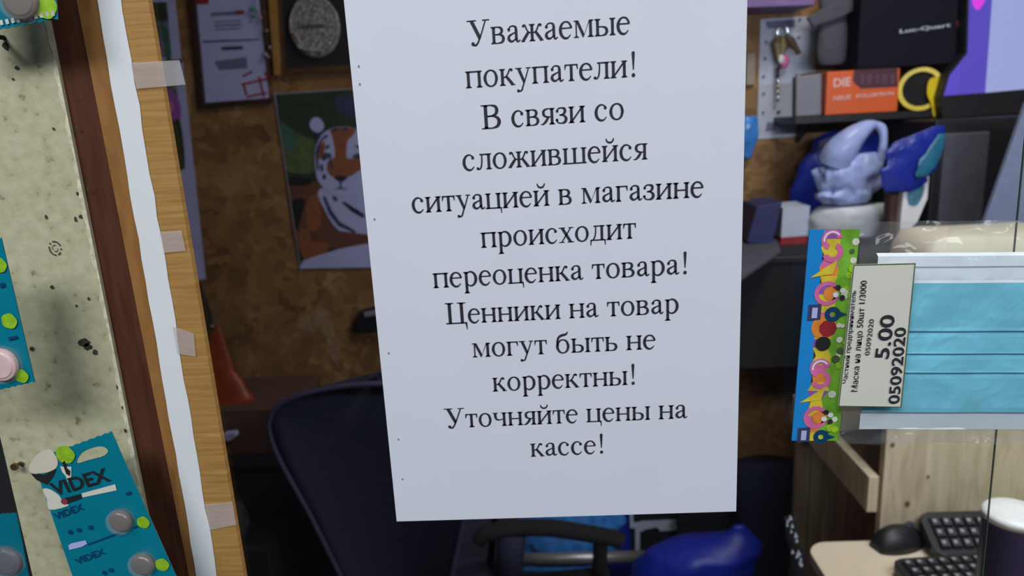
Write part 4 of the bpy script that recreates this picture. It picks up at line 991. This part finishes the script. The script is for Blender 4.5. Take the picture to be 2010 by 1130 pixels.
# lit screen
r = empty('lit_screen', at(1960, 232, 1.395)); tag(r, 'glowing lavender and violet screen in the top right corner', 'screen')
Y = 1.395
mb = MB(); mb.prism(pxs([(1903, -140), (2200, -160), (2200, 206), (1850, 232), (1846, 190), (1858, 146), (1894, 104)], Y), (0, .028, 0), M['black']); build(mb, 'case', r)
mb = MB(); mb.poly(pxs([(1906, -140), (1958, -143), (1934, 182), (1852, 188), (1864, 148), (1899, 104)], Y-.001), M['scr_v']); build(mb, 'violet_band', r)
mb = MB(); mb.poly(pxs([(1958, -143), (2198, -158), (2198, 158), (1934, 182)], Y-.001), M['scr_w']); build(mb, 'lavender_area', r)
mb = MB(); mb.poly(pxs(cr([(1908, 2), (1916, -20), (1934, -20), (1932, 4), (1918, 20)], 4, True), Y-.0015), M['scr_p']); build(mb, 'magenta_spot', r)
# black tower and leaning pale board
zk1 = zk+.001
a, b = at(1822, 430, 1.28), at(1990, 430, 1.28)
mb = MB(); mb.box((a.x, 1.28, zk1), (b.x+.05, 1.55, zs-.02), M['black']); mb.box((a.x+.02, 1.276, zk1+.03), (a.x+.12, 1.285, zs-.05), M['greyd'])
tag(build(mb, 'computer_tower', bevel=.004), 'black computer tower under the glowing screen', 'computer')
# ---------------------------------------------------------------- bags at the right
mb = loft(dens([(256, 1632, 1696), (266, 1606, 1718), (292, 1590, 1728), (340, 1560, 1720), (390, 1552, 1640), (420, 1558, 1620), (436, 1566, 1610)]), 1.50, M['bluebag'], MB(), dep=.25, amp=.14, seed=41)
tag(build(mb, 'blue_bag', smooth=True), 'blue plastic bag directly behind the white handled bag', 'plastic bag')
mb = loft(dens([(246, 1838, 1854), (258, 1806, 1856), (272, 1770, 1852), (290, 1748, 1846), (315, 1738, 1840), (340, 1730, 1832), (360, 1728, 1818), (376, 1736, 1790)], 4), 1.215, M['bluebag'], MB(), dep=.10, amp=.22, fr=40, seed=44)
r = build(mb, 'blue_bag', smooth=True); tag(r, 'blue and teal plastic bag under the yellow roll, right of the white bag', 'plastic bag')
mb = loft(dens([(262, 1844, 1856), (290, 1822, 1850), (320, 1802, 1842), (340, 1796, 1830), (348, 1800, 1820)]), 1.203, M['tealbag'], MB(), dep=.15, amp=.3, fr=45, seed=45); build(mb, 'teal_side', r, smooth=True)
# white t-shirt bag
Yw = 1.33
r = empty('white_carrier_bag', at(1665, 400, Yw)); tag(r, 'translucent white carrier bag with looped handles standing at the right', 'carrier bag')
mb = loft(dens([(300, 1662, 1716), (318, 1622, 1728), (335, 1604, 1732), (360, 1602, 1726), (372, 1610, 1718), (382, 1598, 1712), (392, 1606, 1706), (398, 1616, 1696)], 4), Yw, M['whitebag'], MB(), n=64, dep=.5, amp=.24, fr=46, seed=51, zf=.4); build(mb, 'body', r, smooth=True)
def band(pts, ws, root, nm):
    mb = MB(); P = cr([tuple(at(x, y, Yw+o))+(w,) for (x, y, o), w in zip(pts, ws)], 5)
    mb.tube([p[:3] for p in P], [p[3] for p in P], M['whitebag'], 12, flat=1.0); return build(mb, nm, root, smooth=True)
band([(1640, 318, 0), (1650, 296, -.01), (1676, 268, -.015), (1700, 250, -.01), (1718, 243, 0)], [.040, .037, .027, .017, .008], r, 'handle')
band([(1722, 330, 0), (1731, 300, -.005), (1734, 272, -.005), (1730, 252, 0), (1716, 243, 0)], [.012, .010, .009, .011, .008], r, 'handle')
mb = loft(dens([(402, 1612, 1738), (407, 1600, 1744), (416, 1592, 1746), (432, 1586, 1742), (448, 1588, 1730), (462, 1590, 1720)], 3), 1.34, M['greybag'], MB(), dep=.5, amp=.08, seed=55)
tag(build(mb, 'grey_bundle', smooth=True), 'flat grey white wrapped bundle under the white carrier bag', 'bundle')
r = empty('teal_print_box', at(1790, 440, 1.22)); tag(r, 'small white box with a teal picture right of the carrier bag', 'box')
mb = MB(); mb.prism(pxs([(1776, 350), (1824, 346), (1820, 390), (1800, 436), (1766, 470), (1768, 430)], 1.22), (0, .03, 0), M['white']); build(mb, 'body', r)
mb = MB(); mb.poly(pxs(cr([(1782, 374), (1798, 364), (1814, 362), (1812, 382), (1800, 402), (1784, 400)], 4, True), 1.2185), M['tscreen']); build(mb, 'teal_picture', r)
slab('brown_gap_block', [(1748, 366), (1772, 362), (1768, 470), (1744, 474)], 1.24, .03, 'brownbox', 'dark brown block standing for the gap between carrier bag and teal picture box', 'block')  # brown block put in place of the dark gap beside the carrier bag

# ---------------------------------------------------------------- plywood unit, planks, desk
DZ = .74
yF = .79; xR = at(1733, 950, yF).x
r = empty('plywood_counter', (xR+.25, 1.0, 0)); tag(r, 'bare plywood counter unit with knots below the mask packet', 'counter')
xg = at(1957, 860, yF).x; zp = 1.165
mb = MB(); mb.box((xR, yF, 0), (1.35, yF+.018, zp), M['ply']); fp = build(mb, 'front_panel', r, bevel=.001)
for x, y, q in ((1752, 873, .006), (1781, 989, .0075), (1822, 936, .004)):
    mb = MB(); mb.disk(at(x, y, yF-.0006), q*.75, q, M['knot'], n=14); mb.disk(at(x, y, yF-.0009), q*.35, q*.5, M['plank_gap'], n=10); build(mb, 'knot', fp)
mb = MB(); mb.box((xR+.001, yF+.018, zp-.02), (1.35, 1.15, zp), M['ply']); build(mb, 'top', r)
a, b = at(1705, 935, yF), at(1733, 1003, yF)
mb = MB(); mb.box((a.x, yF-.002, b.z), (a.x+.018, 1.18, a.z), M['ply']); build(mb, 'ledge', r, bevel=.001)
mb = MB(); mb.box((a.x+.018, yF+.1, b.z), (xR, 1.18, b.z+.012), M['ply']); build(mb, 'ledge_floor', r)
mb = MB(); mb.box((a.x+.018, 1.10, b.z+.012), (1.35, 1.115, zp-.02), M['ply']); build(mb, 'back_panel', r)
Yp = 1.19
xq0 = at(1562, 950, Yp).x; zq = at(1600, 790, Yp).z
mb = MB(); xx = xq0; random.seed(4); widths = [.034, .03, .036, .028, .04, .036, .034, .04, .04]
for wd in widths:
    mb.box((xx, Yp+random.uniform(0, .004), 0), (xx+wd-.002, Yp+.018, zq), M['plank']); xx += wd
mb.box((xq0+.001, Yp+.012, 0), (xx-.002, Yp+.02, zq-.001), M['plank_gap'])
tag(build(mb, 'plank_panel'), 'shaded panel of upright grey brown planks left of the plywood counter', 'panel')
# desk with a rounded corner
xd, yd0, yd1, xd1 = .556, .36, yF-.0005, 1.5
r = empty('desk', (1.0, .6, 0)); tag(r, 'pale desk with a rounded left corner at the lower right', 'desk')
out = [(xd, yd0), (xd, yd1-.04)]+[(xd+.04-.04*math.cos(t), yd1-.04+.04*math.sin(t)) for t in [math.pi/2*k/8 for k in range(1, 9)]]+[(xd1, yd1), (xd1, yd0)]
mb = MB(); mb.prism([(x, y, DZ-.022) for x, y in out], (0, 0, .022), M['desk']); build(mb, 'desktop', r, bevel=.002)
for x, y in ((xd+.06, yd0+.05), (xd1-.05, yd0+.05), (xd+.06, yd1-.07), (xd1-.05, yd1-.07)):
    mb = MB(); mb.box((x-.02, y-.02, 0), (x+.02, y+.02, DZ-.022), M['black']); build(mb, 'leg', r)
mb = loft(dens([(1015, 1540, 1562), (1045, 1540, 1568), (1080, 1548, 1576), (1120, 1552, 1584), (1180, 1556, 1592)]), .74, M['blackm'], MB(), dep=.3, amp=.3, fr=40, seed=61)
r = build(mb, 'black_wrapper', smooth=True); tag(r, 'crinkled black and silver wrapper hanging along the desk left edge', 'wrapper')
random.seed(6); mb = MB()
for k in range(13):
    t = random.random(); x, y = 1546+t*24+random.uniform(-8, 8), 1022+t*100+random.uniform(-8, 8); c = at(x, y, .715)
    s_ = random.uniform(.003, .007); mb.prism([c, c+Vector((s_, 0, s_*.3)), c+Vector((s_*.4, .002, s_*1.6))], (0, .003, 0), M['greyl'])
o = build(mb, 'silver_flakes', r); o['kind'] = 'stuff'
# mouse
mc = onz(1762, 1068, DZ); mc.z = DZ
r = empty('computer_mouse', mc); tag(r, 'black computer mouse on the pale desk in front of the plywood', 'mouse')
ang = math.radians(18)
def mpt(u, v, h): return mc+Vector((u*math.cos(ang)-v*math.sin(ang), u*math.sin(ang)+v*math.cos(ang), h))
mb = MB(); R = []
for i in range(15):
    t = i/14; u = -.05+.1*t; wv = .031*(math.sin(math.pi*(.06+.88*t))**.45); hh = .038*(math.sin(math.pi*(.04+.9*t**.8))**.6)
    R.append([mpt(u, wv*math.cos(a_)*(1-.12*max(0, math.sin(a_))), max(.001, hh*max(0, math.sin(a_))+(.001))) for a_ in [2*math.pi*k/24 for k in range(24)]])
mb.rings(R, M['black']); build(mb, 'shell', r, smooth=True)
mb = MB(); mb.lathe(mpt(.024, -.003, .032), [(.004, 0), (.009, .001), (.009, .006), (.004, .007)], M['greyd'], 16, (-math.sin(ang), math.cos(ang), 0)); build(mb, 'scroll_wheel', r)
# keyboards
def keyboard(o, rot, tilt, label, rows=6, cols=19):
    r = empty('keyboard', o); tag(r, label, 'keyboard', 'keyboards on the desk')
    Rm = Matrix.Rotation(rot, 4, 'Z') @ Matrix.Rotation(tilt, 4, 'X')
    T_ = lambda x, y, z: Vector(o)+Rm @ Vector((x, y, z))
    ww, dd = cols*.0195+.02, rows*.0195+.024; c = .018
    out = [(0, c), (0, dd-c), (c*.3, dd-c*.3), (c, dd), (ww-c, dd), (ww, dd-c), (ww, c), (ww-c, 0), (c, 0), (c*.3, c*.3)]
    mb = MB(); mb.prism([T_(x, y, 0) for x, y in out], Rm @ Vector((0, 0, .018)), M['black']); build(mb, 'base', r, bevel=.003)
    km = None; cnt = 0
    for i in range(rows):
        for j in range(cols):
            if cnt >= 99: break
            x, y = .012+j*.0195, .012+i*.0195; cnt += 1
            if km is None:
                mb = MB(); b0 = [T_(p, q, .018) for p, q in ((x, y), (x+.0175, y), (x+.0175, y+.0175), (x, y+.0175))]; t0 = [T_(p, q, .026) for p, q in ((x+.002, y+.002), (x+.0155, y+.002), (x+.0155, y+.0155), (x+.002, y+.0155))]
                mb.rings([b0, t0], M['key']); l0 = [T_(p, q, .0263) for p, q in ((x+.004, y+.007), (x+.010, y+.007), (x+.010, y+.013), (x+.004, y+.013))]; mb.poly(l0, M['keyl'])
                km = build(mb, 'key', r); kx, ky = x, y
            else:
                k2 = km.copy(); col.objects.link(k2); k2.parent = r; k2.location = Rm @ Vector((x-kx, y-ky, 0))
M['key'] = mat('charcoal_key', rgb(44, 44, 50), .45); M['keyl'] = mat('key_legend', rgb(150, 150, 158), .6)
o = onz(1752, 1118, DZ); keyboard((o.x+.0, o.y-.145, DZ+.001), math.radians(4), math.radians(3), 'black keyboard lying on the desk in front of the mouse', 6, 16)
o = onz(1816, 1086, DZ); keyboard((o.x, yF-.07, DZ+.002), math.radians(0), math.radians(32), 'black keyboard tilted against the plywood counter beside the mouse', 3, 16)
# cup
Yc = .475
ce = at(1993, 1006, Yc); rc = abs(ce.x-at(1936, 1006, Yc).x)
r = empty('cup', (ce.x, Yc, DZ)); tag(r, 'dark purple cup with a white rim at the lower right corner', 'cup')
h = ce.z-DZ
mb = MB(); mb.lathe((ce.x, Yc, DZ+.0005), [(rc*.86, 0), (rc*.92, .004), (rc, h-.01), (rc, h-.004), (rc*.95, h-.004)], M['purple'], 40); build(mb, 'body', r, smooth=False)
mb = MB(); mb.lathe((ce.x, Yc, DZ), [(rc*1.005, h-.008), (rc*1.03, h-.003), (rc*1.02, h), (rc*.9, h+.003), (rc*.4, h+.005), (rc*.1, h+.0055)], M['white'], 40); build(mb, 'lid', r, smooth=True)
# cream bundle and leaning pale board on the plywood unit
mb = MB(); a, b = at(1772, 500, .95), at(2080, 490, .95); zc = at(1850, 452, .95).z; R = []
for h_, ins in ((0, .006), (.02, 0), ((zc-zp)*.7, .004), ((zc-zp)*.95, .018), (zc-zp, .05)):
    pts = cr([(a.x+ins, .90), (a.x+ins+.04, .87+ins*.6), (b.x-ins-.04, .87+ins*.6), (b.x-ins, .90), (b.x-ins, 1.0), (b.x-.04-ins, 1.03-ins*.6), (a.x+.04+ins, 1.03-ins*.6), (a.x+ins, 1.0)], 4, True)
    R.append([Vector((x, y, zp+h_)) for x, y in pts])
mb.rings(R, M['cream']); tag(build(mb, 'cream_parcel', smooth=True), 'cream wrapped parcel seen through the top of the mask packet', 'parcel')
slab('pale_board', [(2016, 200), (2260, 240), (2190, 520), (1907, 510)], 1.08, .012, 'greyb', 'pale grey board leaning at the right edge below the screen', 'board')
